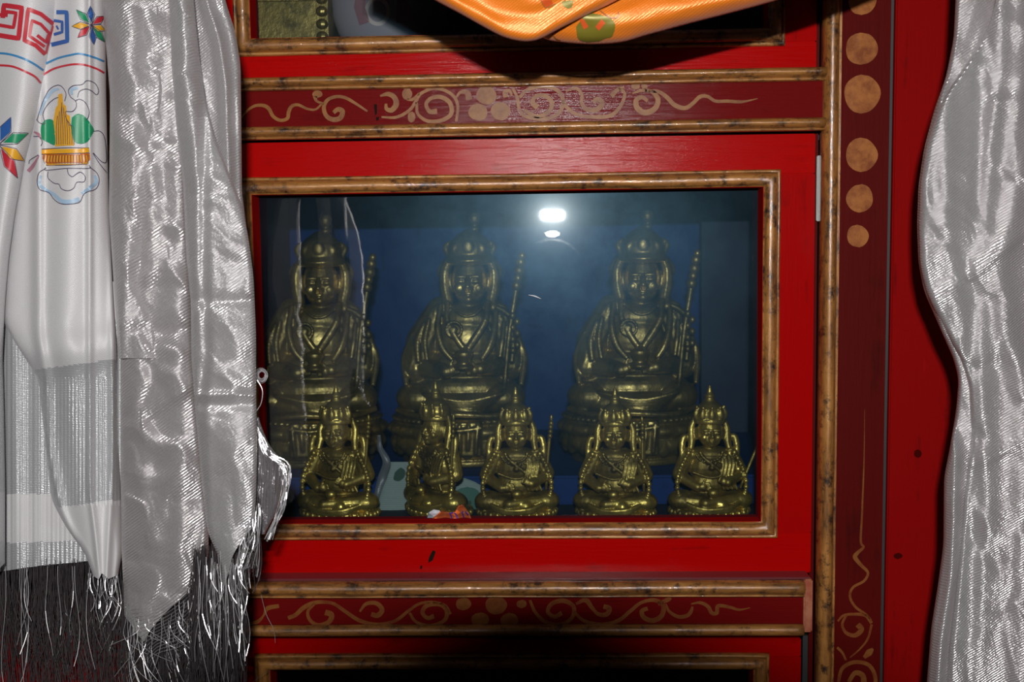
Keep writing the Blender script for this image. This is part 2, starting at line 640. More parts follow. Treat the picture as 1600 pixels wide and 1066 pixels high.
# post geometry
xg0, xg1 = X(1283.5, YP), X(1308.5, YP)
xb1 = X(1389, YP); xc1 = X(1396, YP)
zT, zB = 2.05, 0.55
# compartments heights
z_t1t, z_t1b = Z(112, -.02), Z(134, -.02)          # trim over the upper frieze
z_f1b = Z(190, -.02); z_t2b = Z(211, -.02)
z_d2t = Z(216, 0); z_d2b = Z(897, 0)
z_t3t = Z(909, -.028); z_t3b = Z(934, -.028); z_f2b = Z(978, -.028); z_t4b = Z(995, -.028)
z_d3t = Z(1000, -.012)
xdl, xdr = X(318), X(1270)                    # door edges
fr2r = X(1256, -.028, 950)

# carcass behind the face
c = MB()
c.box(xdl - 0.03, xdl - 0.012, 0.02, 0.50, zB, zT)
c.box(X(1281) + 0.004, X(1281) + 0.02, 0.02, 0.50, zB, zT)
for zz in (z_t1b - 0.02, Z(215, 0)):
    c.box(xdl - 0.012, X(1281) + 0.004, 0.025, 0.50, zz - 0.006, zz + 0.006)
c.build('carcass', INTERIOR, cab)
b = MB(); b.box(xdl - 0.03, X(1281) + 0.02, 0.50, 0.512, zB, zT)
b.build('back_panel', BLUE, cab)
# lower part of the cabinet standing on the floor
pl = MB(); pl.box(XL, XR, 0.0, 0.5, 0.0, 0.56, 0.004); pl.build('plinth', REDV, cab)

# right post: gilt half-round, dark-red ornamented board, grey groove, wide red board
half_round(xg0, xg1, zB, zT, 0.0, -YP + 0.002, horizontal=False, bead=0.0).build('post_moulding', GILTV, cab, True)
m = MB(); m.box(xg1 - 0.001, xg1 + 0.0022, -0.012, 0.0, zB, zT, 0.0008); m.build('post_bead', GILTV, cab)
b = MB(); b.box(xg1 - 0.003, xb1, -0.006, 0.03, zB, zT, 0.001); pb = b.build('post_board', DARKREDV, cab)
b = MB(); b.box(xb1, xc1, 0.002, 0.03, zB, zT); b.build('post_groove', GREYW, cab)
b = MB(); b.box(xc1, XR, -0.006, 0.03, zB, zT, 0.0015); rb = b.build('side_board', REDB, cab)
b = MB(); b.box(X(1270) + 0.001, xg0 + 0.001, 0.012, 0.03, zB, zT); b.build('jamb', DARKREDV, cab)
# mirrored post on the left, behind the scarves
lx1 = xdl - 0.003
half_round(lx1 - 0.018, lx1, zB, zT, 0.0, 0.02, horizontal=False).build('post_moulding', GILTV, cab, True)
b = MB(); b.box(lx1 - 0.075, lx1 - 0.018, -0.006, 0.03, zB, zT, 0.001); b.build('post_board', DARKREDV, cab)
half_round(lx1 - 0.093, lx1 - 0.075, zB, zT, 0.0, 0.02, horizontal=False).build('post_moulding', GILTV, cab, True)
lb = lx1 - 0.093
b = MB(); b.box(XL, lb, 0.0, 0.03, zB, z_t3b, 0.001); b.build('side_board', REDV, cab)
b = MB(); b.box(XL, lb, -0.012, 0.03, z_t4b, z_t3b, 0.002); b.build('side_frieze', DARKRED, cab)

# red rail between the upper door and the frieze is the upper door itself
PF1 = -0.010
f1 = MB(); f1.box(xdl, xg0 + 0.001, PF1, 0.02, z_t2b + 0.002, z_t1t - 0.002)
frieze1 = f1.build('frieze_panel', DARKRED, cab)
half_round(xdl, xg0 + 0.001, z_t1b, z_t1t, PF1, 0.016, bead=0.0042).build('frieze_moulding', GILT, cab, True)
half_round(xdl, xg0 + 0.001, z_t2b, z_f1b, PF1, 0.014, bead=0.0030).build('frieze_moulding', GILT, cab, True)

PF2 = -0.022
f2 = MB(); f2.box(xdl, fr2r, PF2, 0.02, z_t4b + 0.002, z_t3t - 0.002)
frieze2 = f2.build('frieze_panel', DARKRED, cab)
half_round(xdl, fr2r, z_t3b, z_t3t, PF2, 0.014, bead=0.0035).build('frieze_moulding', GILT, cab, True)
half_round(xdl, fr2r, z_t4b, z_f2b, PF2, 0.010).build('frieze_moulding', GILT, cab, True)
b = MB(); b.box(xdl, fr2r + 0.008, PF2 - 0.002, 0.02, z_t3t, z_t3t + 0.0025, 0.0008); b.build('ledge', LEDGE, cab)
b = MB(); b.box(fr2r, fr2r + 0.0095, PF2 - 0.006, 0.02, z_t4b + 0.004, z_t3t + 0.001, 0.0015)
b.build('frieze_end_strip', scrollmat('salmon_worn_paint', (0.30, 0.07, 0.04), (0.42, 0.16, 0.09)), cab)


# ---- doors
def door(x0, x1, z0, z1, ox0, ox1, oz0, oz1, Yf, mw, tilt=0.0, tiltz=0.0, gl=True):
    """frame with an opening; moulding around it; rebate; pane"""
    d = MB()
    t = 0.022
    d.box(x0, x1, Yf, Yf + t, z0, oz0 - mw * 0.7, 0.0012)
    d.box(x0, x1, Yf, Yf + t, oz1 + mw * 0.7, z1, 0.0012)
    d.box(x0, ox0 - mw * 0.7, Yf + 0.0003, Yf + t, oz0 - mw * 0.7, oz1 + mw * 0.7)
    d.box(ox1 + mw * 0.7, x1, Yf + 0.0003, Yf + t, oz0 - mw * 0.7, oz1 + mw * 0.7)
    dr = d.build('door', RED, cab)
    dr.data.materials.append(REDV)
    for p_ in dr.data.polygons:
        if (p_.center.x < ox0 or p_.center.x > ox1) and oz0 - mw * .75 < p_.center.z < oz1 + mw * .75: p_.material_index = 1
    prof = [(0.0, Yf + t * 0.5), (0.0, Yf - 0.006)]
    for k in range(9):
        a = math.pi * k / 8
        prof.append((0.001 + (mw * 0.70) * (0.5 - 0.5 * math.cos(a)), Yf - 0.006 - 0.0075 * math.sin(a) ** 0.8))
    for k in range(6):
        a = math.pi * k / 5
        prof.append((mw * 0.74 + mw * 0.26 * (0.5 - 0.5 * math.cos(a)), Yf - 0.003 - 0.004 * math.sin(a)))
    prof.append((mw, Yf + 0.002))
    fm = frame_sweep(ox0, ox1, oz0, oz1, prof).build('door_moulding', GILT, dr, True)
    fm.data.materials.append(GILTV)
    for p_ in fm.data.polygons:
        if p_.center.x < ox0 - 0.0005 and oz0 - (ox0 - p_.center.x) < p_.center.z < oz1 + (ox0 - p_.center.x): p_.material_index = 1
        if p_.center.x > ox1 + 0.0005 and oz0 - (p_.center.x - ox1) < p_.center.z < oz1 + (p_.center.x - ox1): p_.material_index = 1
    r = frame_sweep(ox0, ox1, oz0, oz1, [(-0.0005, Yf - 0.004), (0.004, Yf - 0.004), (0.004, Yf + 0.027), (-0.0005, Yf + 0.027)], 2)
    r.build('rebate', REBATE, dr)
    if gl:
        g = bpy.data.meshes.new('pane')
        hx, hz = (ox1 - ox0) / 2 + 0.003, (oz1 - oz0) / 2 + 0.003
        mb2 = MB()
        n = 1
        cxx, czz = (ox0 + ox1) / 2, (oz0 + oz1) / 2
        Mx = Matrix.Translation((cxx, Yf + 0.022, czz)) @ Matrix.Rotation(tiltz, 4, 'Z') @ Matrix.Rotation(tilt, 4, 'X')
        vs_ = [Mx @ Vector((sx * hx, 0, sz * hz)) for sx, sz in ((-1, -1), (1, -1), (1, 1), (-1, 1))]
        mb2.add(vs_, [(0, 1, 2, 3)])
        mb2.build('glass_pane', GLASS, dr)
    return dr


ox0, ox1 = X(402, -.012), X(1186, -.012)
oz0, oz1 = Z(820, -.012), Z(297, -.012)
door2 = door(xdl, xdr, z_d2b, z_d2t, X(395, -.012, 450), X(1194, -.012, 450), oz0, oz1, 0.0, 0.0185, tilt=-0.038, tiltz=0.001)
oz1b = Z(49, -.012)
door1 = door(xdl, xdr, z_t1t + 0.0005, z_t1t + 0.62, X(397, -.012, 300), X(1200, -.012, 300), Z(50, -.012), z_t1t + 0.56, 0.0, 0.0185)
door3 = door(X(340, -.012, 950), X(1252, -.012, 1040), z_d3t - 0.60, z_d3t, X(420, -.02, 1050), X(1179, -.02, 1050), z_d3t - 0.54, Z(1049, -.02), -0.010, 0.0175)

# hinge leaf seen in the gap
h = MB(); h.box(X(1274), X(1282), 0.004, 0.009, Z(352), Z(250), 0.0008); h.box(X(1275.5), X(1280.5), 0.002, 0.006, Z(338), Z(270), 0.0008)
h.build('hinge', HINGE, door2)
b = MB(); b.box(X(1254, 0, 1030), X(1262, 0, 1030), 0.0, 0.012, z_d3t - 0.4, z_d3t); b.build('hinge_strip', GREYW, cab)

# marks
mk = MB()
fill(mk, [(584, 163), (589, 163), (589, 178), (586, 180)], plane(PF1 - .0006)); fill(mk, [(587, 183), (592, 182), (592, 188), (588, 189)], plane(PF1 - .0006))
mk.build('nail_hole', DARK, frieze1)
mk = MB(); fill(mk, [(676, 860), (681, 862), (676, 876), (669, 880), (670, 872)], plane(-.0006)); fill(mk, [(657, 884), (660, 884), (659, 890), (656, 889)], plane(-.0006))
mk.build('scratch', DARK, door2)
KN = plain('knot_wood', (0.05, 0.003, 0.002), 0.9, 0.0, 0.0)
for kx, ky, ka, kb in ((1434, 709, 6, 7), (1403, 869, 7, 5)):
    mk = MB(); disc(mk, kx, ky, ka, plane(-.0066), kb); mk.build('knot', KN, rb)
mk = MB(); ribbon(mk, [(826, 461), (836, 463), (845, 467)], [0.6, 2.0, 0.6], plane(0.019))
mk.build('glass_scratch', plain('scratch_white', (0.5, 0.52, 0.55), 0.4), door2)

# ---- painted scrolls on the upper frieze
P1 = plane(PF1 - 0.0007)
s = MB()
ribbon(s, [(372, 192), (380, 180), (390, 170), (400, 165), (412, 165), (420, 170), (427, 182), (438, 188), (449, 185), (451, 175), (456, 166), (466, 164), (480, 170), (493, 171), (503, 162)], [1.5, 4, 6, 5, 6, 4, 3], P1)
disc(s, 496, 147, 8, P1, 6); ribbon(s, [(492, 150), (495, 158), (506, 162)], [7, 4, 3], P1)
ribbon(s, [(574, 174), (556, 162), (540, 153), (526, 151), (512, 156), (506, 168), (510, 181), (521, 187), (532, 184), (535, 174), (528, 171), (521, 176)], [3, 5, 5, 6, 7, 8, 8, 6], P1)
ribbon(s, [(594, 150), (606, 147), (616, 152), (619, 163), (612, 172), (604, 170), (603, 162)], [3, 7, 8, 9, 8, 6, 4], P1)
ribbon(s, [(596, 183), (620, 183), (640, 172), (650, 158), (658, 146), (680, 138), (704, 146), (715, 163), (713, 190)], [3, 5, 5, 5, 5, 5, 4], P1)
ribbon(s, [(651, 160), (653, 178), (668, 189), (690, 188), (705, 178), (703, 161), (690, 152), (675, 153), (666, 162), (671, 174), (683, 174)], [4, 5, 6, 7, 7, 6, 6, 9], P1)
disc(s, 636, 147, 8, P1, 9); ribbon(s, [(636, 156), (645, 155), (655, 146)], [3, 5, 3], P1); disc(s, 643, 183, 6, P1, 9)
ribbon(s, [(713, 152), (720, 144), (730, 145), (733, 156)], [3, 5, 9, 10], P1)
for cx, cy, r in ((760, 149, 16), (747, 175, 15), (782, 174, 15.5)): disc(s, cx, cy, r, P1, r * 0.92)
ribbon(s, [(800, 150), (796, 142), (789, 144), (791, 152)], [3, 5, 7, 8], P1)
ribbon(s, [(801, 138), (808, 152), (812, 172), (822, 182), (850, 186), (872, 178), (880, 160), (872, 142), (850, 135), (825, 140), (812, 152)], [4, 5, 6, 6, 6, 6, 5], P1)
ribbon(s, [(818, 172), (840, 182), (858, 174), (862, 160), (852, 150), (838, 150), (832, 160), (840, 168)], [5, 7, 7, 6, 9], P1)
ribbon(s, [(878, 156), (886, 168), (902, 179), (930, 183), (955, 180), (970, 165), (976, 146), (966, 137)], [4, 6, 5, 6, 6, 5, 3], P1)
ribbon(s, [(884, 142), (900, 138), (909, 148), (909, 162), (918, 171), (933, 171), (941, 161), (934, 155), (927, 160)], [4, 5, 5, 7, 8, 8, 7], P1)
ribbon(s, [(955, 150), (965, 140), (975, 136)], [8, 6, 3], P1)
ribbon(s, [(988, 146), (1004, 141), (1020, 144), (1028, 156), (1023, 170), (1008, 176), (996, 169), (994, 157), (1003, 152), (1012, 158)], [3, 6, 8, 9, 9, 7, 5], P1)
disc(s, 993, 135, 7, P1, 5); disc(s, 1007, 135, 5, P1, 5)
ribbon(s, [(1008, 142), (1028, 143), (1042, 152), (1054, 164), (1070, 169), (1082, 162), (1094, 151), (1106, 151), (1118, 158), (1136, 158), (1160, 159), (1184, 154)], [5, 6, 7, 7, 6, 6, 5, 5, 5, 1], P1)
s.build('painted_scroll', SCROLL, frieze1)
# lower frieze
P2 = plane(PF2 - 0.0007)
s = MB()
ribbon(s, [(386, 975), (402, 972), (412, 962), (418, 951), (436, 947)], [4, 6, 3, 7, 6], P2)
ribbon(s, [(450, 966), (462, 961), (473, 951), (488, 943), (505, 941), (522, 944), (540, 956), (562, 970), (590, 976), (618, 970), (638, 955), (655, 944), (675, 941), (695, 946), (704, 960)], [6, 7, 5, 6, 5, 4, 4], P2)
ribbon(s, [(492, 943), (481, 956), (485, 970), (498, 977), (514, 972), (518, 961), (508, 957)], [4, 5, 6, 8, 9], P2)
ribbon(s, [(562, 956), (572, 944), (588, 943), (597, 953), (590, 962), (580, 960)], [3, 6, 7, 8, 7], P2)
ribbon(s, [(640, 958), (650, 972), (672, 978), (694, 970), (698, 955), (688, 945), (668, 946), (660, 957), (668, 966), (678, 963)], [4, 5, 6, 7, 7, 6, 7], P2)
for cx, cy, r in ((724, 944, 12), (775, 946, 17), (750, 969, 14), (796, 970, 14), (815, 944, 8)): disc(s, cx, cy, r, P2, r * 0.85)
ribbon(s, [(828, 938), (836, 956), (852, 972), (876, 976), (894, 965), (896, 948), (880, 939), (862, 944), (856, 956), (866, 964), (878, 958)], [4, 6, 6, 7, 6, 7], P2)
ribbon(s, [(900, 944), (915, 938), (925, 950), (935, 960), (948, 960), (952, 951), (943, 948)], [4, 8, 5, 7, 8, 7], P2)
ribbon(s, [(896, 955), (912, 970), (940, 976), (966, 970), (985, 955), (1002, 942), (1022, 938), (1036, 946), (1034, 962), (1020, 970), (1006, 965), (1003, 955), (1012, 951)], [4, 6, 6, 5, 7, 8, 7, 6], P2)
ribbon(s, [(1028, 944), (1042, 938), (1048, 934)], [6, 7, 6], P2)
ribbon(s, [(1040, 944), (1046, 956), (1060, 964), (1074, 962), (1080, 955), (1082, 948)], [3, 5, 6, 6, 3], P2)
ribbon(s, [(1080, 944), (1094, 942), (1106, 948), (1112, 958), (1120, 958), (1122, 947), (1140, 949), (1155, 953), (1172, 950)], [2, 5, 6, 6, 6, 5, 4, 1], P2)
s.build('painted_scroll', SCROLL2, frieze2)
# post ornament
P3 = plane(-0.0067)
for cx, cy, r in ((1347, 1, 22), (1346, 76, 25), (1347, 147, 28.5), (1346, 242, 25), (1343.5, 310, 21), (1340, 369, 17)):
    s = MB(); disc(s, cx, cy, r, P3, r * 1.04); s.build('painted_dot', DOTM, pb)
s = MB()
ribbon(s, [(1351, 640), (1350, 720), (1347, 800), (1345, 845), (1349, 855), (1340, 864), (1336, 871), (1345, 883), (1356, 895), (1350, 908), (1333, 918), (1328, 932), (1336, 948), (1352, 960), (1361, 970)], [0.5, 3, 4, 7, 4, 4, 4, 4], P3)
ribbon(s, [(1309, 971), (1318, 962), (1334, 960), (1352, 962), (1362, 974)], [3, 4, 5, 5], P3)
ribbon(s, [(1322, 962), (1316, 976), (1322, 989), (1336, 993), (1346, 984), (1340, 976)], [4, 4, 6, 8, 9], P3)
ribbon(s, [(1362, 976), (1356, 998), (1344, 1014), (1328, 1028)], [4, 3, 2], P3)
ribbon(s, [(1350, 1028), (1358, 1020), (1364, 1014)], [5, 11, 4], P3)
ribbon(s, [(1310, 1066), (1316, 1045), (1335, 1035), (1358, 1040), (1368, 1062), (1362, 1090)], [5, 6, 6, 6], P3)
ribbon(s, [(1326, 1066), (1336, 1052), (1348, 1056), (1350, 1070)], [6, 8, 9], P3)
ribbon(s, [(1308, 1012), (1316, 1020), (1322, 1032)], [4, 4, 3], P3)
s.build('painted_scroll', SCROLL2, pb)

# ---- interior shelves: lower shelf and blue covered step
ZL = CAM.z - 0.342
ZS = CAM.z - 0.3055
b = MB(); b.box(xdl - 0.01, X(1281) + 0.003, 0.037, 0.499, ZL - 0.012, ZL); b.build('shelf', INTERIOR, cab)
b = MB(); b.box(xdl - 0.01, X(1281) + 0.003, 0.155, 0.499, ZL, ZS, 0.003); b.build('step', BLUE, cab)
# darker curtain-like side panel on the right of the compartment
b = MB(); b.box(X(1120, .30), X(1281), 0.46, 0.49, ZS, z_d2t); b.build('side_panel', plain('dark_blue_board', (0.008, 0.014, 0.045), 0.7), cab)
ZU = Z(50, 0.03) - 0.004
b = MB(); b.box(xdl - 0.01, X(1281) + 0.003, 0.037, 0.499, ZU - 0.012, ZU); b.build('shelf', INTERIOR, cab)


# ------------------------------------------------------------------ statues
def remeshed(mb, name, mat, parent, voxel, smooth_it=2):
    me = mesh_from(name, mb.v, mb.f)
    o = bpy.data.objects.new('cast', me)
    COL.objects.link(o)
    r = o.modifiers.new('r', 'REMESH'); r.mode = 'VOXEL'; r.voxel_size = voxel; r.use_smooth_shade = True
    s_ = o.modifiers.new('s', 'SMOOTH'); s_.factor = 0.5; s_.iterations = smooth_it
    dg = bpy.context.evaluated_depsgraph_get(); dg.update()
    m2 = bpy.data.meshes.new_from_object(o.evaluated_get(dg))
    m2.name = name
    bpy.data.objects.remove(o)
    for p in m2.polygons: p.use_smooth = True
    m2.materials.clear(); m2.materials.append(mat)
    ob = bpy.data.objects.new(name, m2)
    COL.objects.link(ob)
    ob.parent = parent
    return ob


def local(mb, name, mat, parent):
    me = mesh_from(name, mb.v, mb.f)
    me.materials.append(mat)
    for p in me.polygons: p.use_smooth = True
    ob = bpy.data.objects.new(name, me); COL.objects.link(ob); ob.parent = parent
    return ob


U = 0.000844      # one unit of the large figure


def V3(x, y, z, u=U): return Vector((x * u, y * u, z * u))


def tubeU(mb, pts, r, u, seg=8, n=5):
    q = [Vector(p) for p in smooth_path(pts, n)]
    rr = [x * u for x in r] if isinstance(r, (list, tuple)) else r * u
    mb.tube([p * u for p in q], rr, seg)


def face(m, c, s, u):
    """brow, lids, nose, lips, chin and ears on a head at c, scale s"""
    x, y, z = c

    def E(dx, dy, dz, a, b_, d, rotv=None): m.ell(V3(x + dx * s, y + dy * s, z + dz * s, u), (a * s * u, b_ * s * u, d * s * u), 14, 10, rotv)
    E(0, 0, 0, 25, 26, 33)
    E(0, -6, -16, 20, 20, 17)          # jaw
    E(0, -20, -25, 7, 7, 6)            # chin
    E(-13, -17, -10, 8, 7, 8); E(13, -17, -10, 8, 7, 8)      # cheeks
    for sx in (-1, 1):
        E(sx * 10, -23, 6, 8.5, 4, 2.2)       # brow
        E(sx * 10, -23, -0.5, 6.5, 3.8, 2.6)   # lid
        E(sx * 25, 2, -4, 4, 7, 14)          # ear
    tubeU(m, [(x, y - 24 * s, z + 6 * s), (x, y - 29 * s, z - 3 * s), (x, y - 31 * s, z - 9 * s)], [2.6 * s, 3.4 * s, 4.6 * s], u)
    E(-3.5, -26, -10, 3, 3, 2.6); E(3.5, -26, -10, 3, 3, 2.6)
    E(0, -26.5, -16.5, 6.5, 3, 1.8); E(0, -26, -20, 5, 3, 1.9)


def hand(m, palm, d, side, u, s=1.0):
    """small cast hand: palm, four curled fingers and thumb"""
    p = Vector(palm)
    d = Vector(d).normalized()
    up = Vector((0, 0, 1)); up = (up - d * up.dot(d)).normalized()
    m.ell(p * u, (8 * s * u, 6 * s * u, 8.5 * s * u), 12, 8)
    for k, ln in enumerate((11, 13, 12, 9)):
        o = p + up * (6 - k * 4) * s
        a = o + d * 6 * s; b_ = o + d * (6 + ln * 0.6) * s; e = b_ + Vector((0, 5, -1)) * s * 0.8
        m.tube([a * u, b_ * u, e * u], [2.4 * s * u, 2.2 * s * u, 1.6 * s * u], 8)
    t0 = p + up * 6 * s
    m.tube([t0 * u, (t0 + up * 6 * s + d * 4 * s) * u, (t0 + up * 9 * s + d * 9 * s) * u], [2.8 * s * u, 2.4 * s * u, 1.7 * s * u], 8)


def make_large():
    r = empty('seated_statue', (0, 0, 0))
    u = U
    # lotus base: two rows of petals
    m = MB()

    def pet(th, z):
        zz = z / u
        k = 20
        if 12 < zz < 42: return 1 + 0.055 * abs(math.cos(th * k / 2)) ** 0.5 * math.sin((zz - 12) / 30 * math.pi)
        if 42 <= zz < 66: return 1 + 0.045 * abs(math.sin(th * k / 2)) ** 0.5 * math.sin((zz - 42) / 24 * math.pi)
        return 1
    prof = [(88, 0), (93, 2), (93, 9), (86, 12)] + [(84 + 26 * math.sin((z - 12) / 46 * math.pi / 1.15) ** 0.7, z) for z in range(15, 43, 3)] + \
           [(103, 43), (108, 47), (112, 52), (113, 57), (111, 62), (106, 65), (102, 66), (102, 68), (107, 69), (108, 72), (107, 75), (100, 77)]
    m.lathe([(a * u, b_ * u) for a, b_ in prof], 1.0, 0.72, 160, mod=pet)
    for k in range(64):
        th = 2 * math.pi * k / 64
        m.ell((107.5 * u * math.cos(th), 107.5 * u * 0.72 * math.sin(th), 72 * u), (2.6 * u,) * 3, 8, 6)
    # lower petals standing out as separate tongues
    for k in range(20):
        th = 2 * math.pi * (k + 0.5) / 20
        cx, cy = 104 * math.cos(th), 104 * 0.72 * math.sin(th)
        R_ = Matrix.Rotation(th, 3, 'Z')
        m.ell(V3(cx, cy, 30, u), (7 * u, 13 * u, 15 * u), 12, 8, R_)
        cx, cy = 109 * math.cos(th + .157), 109 * 0.72 * math.sin(th + .157)
        m.ell(V3(cx, cy, 54, u), (5 * u, 11 * u, 9 * u), 12, 8, R_)
    # hanging cloth over the front of the base
    m.box(-26 * u, 38 * u, -84 * u, -70 * u, 22 * u, 74 * u)
    for k in range(5):
        tubeU(m, [(-22 + k * 14, -84, 70), (-20 + k * 13, -87, 50), (-18 + k * 12, -85, 26 + (k % 2) * 6)], [2.5, 3.5, 2], u)
    tubeU(m, [(-28, -84, 66), (5, -87, 62), (40, -84, 66)], 3, u)
    remeshed(m, 'lotus_base', BRONZE, r, 0.0014, 1)
    # body, one cast surface
    m = MB()
    E = lambda x, y, z, a, b_, c: m.ell(V3(x, y, z, u), (a * u, b_ * u, c * u), 24, 16)
    E(2, 0, 96, 100, 66, 30)          # spread skirt
    E(2, 4, 118, 88, 56, 32)
    E(-62, -18, 104, 38, 38, 26); E(66, -18, 104, 38, 38, 26)       # knees
    E(4, 2, 150, 66, 46, 38)
    E(8, 4, 190, 56, 40, 52)           # chest
    E(12, 4, 225, 50, 34, 28)
    m.capsule(V3(-30, 4, 238, u), V3(-58, -4, 190, u), 23 * u, 27 * u)
    m.capsule(V3(-58, -4, 190, u), V3(-66, -16, 150, u), 27 * u, 24 * u)
    m.capsule(V3(-62, -20, 152, u), V3(-16, -52, 148, u), 17 * u, 11 * u)
    m.capsule(V3(52, 4, 236, u), V3(76, -4, 190, u), 22 * u, 24 * u)
    m.capsule(V3(76, -4, 190, u), V3(80, -14, 152, u), 24 * u, 22 * u)
    m.capsule(V3(78, -18, 154, u), V3(36, -52, 152, u), 16 * u, 11 * u)
    hand(m, (-8, -56, 150), (1, -0.2, 0.35), 1, u, 1.0)
    hand(m, (28, -56, 150), (-1, -0.2, 0.1), -1, u, 1.0)
    m.lathe([(13 * u, 0), (15 * u, 4 * u), (10 * u, 10 * u), (15 * u, 22 * u), (15 * u, 27 * u), (4 * u, 32 * u)], c=V3(12, -58, 152, u), seg=20)   # bowl in the lap
    # robe folds: collars, sleeves, lap
    tubeU(m, [(-16, -24, 254), (-14, -38, 225), (2, -44, 195), (22, -44, 170)], [4, 5, 6, 5], u)
    tubeU(m, [(48, -22, 254), (44, -38, 225), (26, -44, 195), (6, -44, 168)], [4, 6, 7, 5], u)
    tubeU(m, [(-26, -20, 250), (-30, -36, 215), (-22, -46, 185), (-6, -48, 165)], [4, 6, 6, 4], u)
    tubeU(m, [(60, -18, 246), (58, -36, 212), (50, -46, 185), (38, -50, 166)], [4, 6, 7, 4], u)
    tubeU(m, [(72, -24, 222), (70, -36, 195), (66, -42, 168)], [3, 5, 4], u)
    tubeU(m, [(82, -22, 215), (86, -30, 190), (84, -38, 160)], [3, 5, 4], u)
    tubeU(m, [(-52, -24, 222), (-62, -32, 192), (-60, -42, 162)], [3, 6, 4], u)
    tubeU(m, [(-44, -26, 228), (-50, -36, 195), (-46, -46, 165)], [3, 5, 4], u)
    tubeU(m, [(-70, -20, 205), (-84, -20, 165), (-80, -40, 125)], [4, 7, 4], u)
    tubeU(m, [(92, -14, 200), (102, -18, 165), (98, -40, 125)], [4, 7, 4], u)
    for k in range(6):
        tubeU(m, [(-90 + k * 6, -20 - k * 5, 120 - k * 3), (-40 + k * 4, -58 + k, 112 - k * 5), (10, -66, 104 - k * 4), (60 - k * 4, -60 + k, 112 - k * 5), (96 - k * 6, -22 - k * 5, 122 - k * 3)], [2.5, 3.5, 3, 3.5, 2.5], u)
    tubeU(m, [(-98, -20, 84), (-60, -56, 80), (0, -70, 84), (60, -58, 80), (100, -20, 86)], 5, u)
    # medallion on the chest
    for k in range(16):
        th = 2 * math.pi * k / 16
        m.ell(V3(-4 + 12 * math.cos(th), -44, 212 + 12 * math.sin(th), u), (3 * u,) * 3, 8, 6)
    E(-4, -42, 212, 6, 5, 6)
    # necklaces
    tubeU(m, [(-12, -22, 250), (4, -36, 236), (16, -38, 232), (30, -36, 236), (44, -22, 250)], 2.4, u)
    # neck, head
    m.capsule(V3(16, 0, 238, u), V3(18, -4, 268, u), 17 * u, 15 * u)
    face(m, (18, -8, 286), 1.13, u)
    # lappets hanging beside the face down to the shoulders
    for sx in (-1, 1):
        tubeU(m, [(18 + sx * 30, -2, 322), (18 + sx * 38, -6, 300), (18 + sx * 38, -8, 275), (18 + sx * 34, -14, 252), (18 + sx * 42, -20, 232)], [6, 9, 10, 9, 5], u)
        tubeU(m, [(18 + sx * 40, 0, 316), (18 + sx * 47, -2, 300), (18 + sx * 44, -4, 284)], [3, 5, 3], u)
        tubeU(m, [(18 + sx * 36, -14, 248), (18 + sx * 52, -12, 240), (18 + sx * 58, -18, 215)], [6, 9, 5], u)
    remeshed(m, 'body', BRONZE, r, 0.0013, 1)
    # hat
    m = MB()
    m.lathe([(33 * u, 310 * u), (37 * u, 314 * u), (37 * u, 322 * u), (34 * u, 326 * u), (34 * u, 334 * u), (31 * u, 345 * u), (24 * u, 354 * u), (14 * u, 361 * u), (7 * u, 366 * u)], c=V3(19, -2, 0, u), seg=32)
    tubeU(m, [(-16, -8, 320), (0, -32, 318), (19, -39, 317), (38, -32, 318), (54, -8, 320)], 3.2, u)
    m.ell(V3(19, -34, 338, u), (9 * u, 4 * u, 11 * u), 14, 10)
    for sx in (-1, 1):
        m.ell(V3(19 + sx * 20, -26, 335, u), (7 * u, 4 * u, 9 * u), 12, 8)
        tubeU(m, [(19 + sx * 32, -8, 324), (19 + sx * 38, -4, 338), (19 + sx * 30, -2, 348)], [5, 5, 2], u)
    m.lathe([(5 * u, 362 * u), (9 * u, 366 * u), (5 * u, 371 * u), (9 * u, 377 * u), (10 * u, 384 * u), (7 * u, 392 * u), (3 * u, 398 * u), (1 * u, 402 * u)], c=V3(27, -2, 0, u), seg=20)
    remeshed(m, 'hat', BRONZE, r, 0.0013, 1)
    # staff
    m = MB()
    tubeU(m, [(72, -40, 120), (80, -36, 200), (90, -30, 262), (100, -26, 322)], 4, u, 10)
    for t, rr in ((0.0, 8), (0.25, 7), (0.5, 8.5), (0.78, 8), (1.0, 6)):
        m.ell(V3(92.5 + 9 * t, -29 + 4 * t, 278 + 46 * t, u), (rr * u, rr * u, rr * 1.1 * u), 14, 10)
    tubeU(m, [(60, -34, 246), (72, -34, 240), (82, -34, 232)], [3, 5, 4], u)
    for k in range(7):
        m.ell(V3(86 + (k % 2) * 7, -36, 232 - k * 9, u), (5 * u, 5 * u, 6 * u), 10, 8)
    local(m, 'staff', BRONZE, r)
    return r


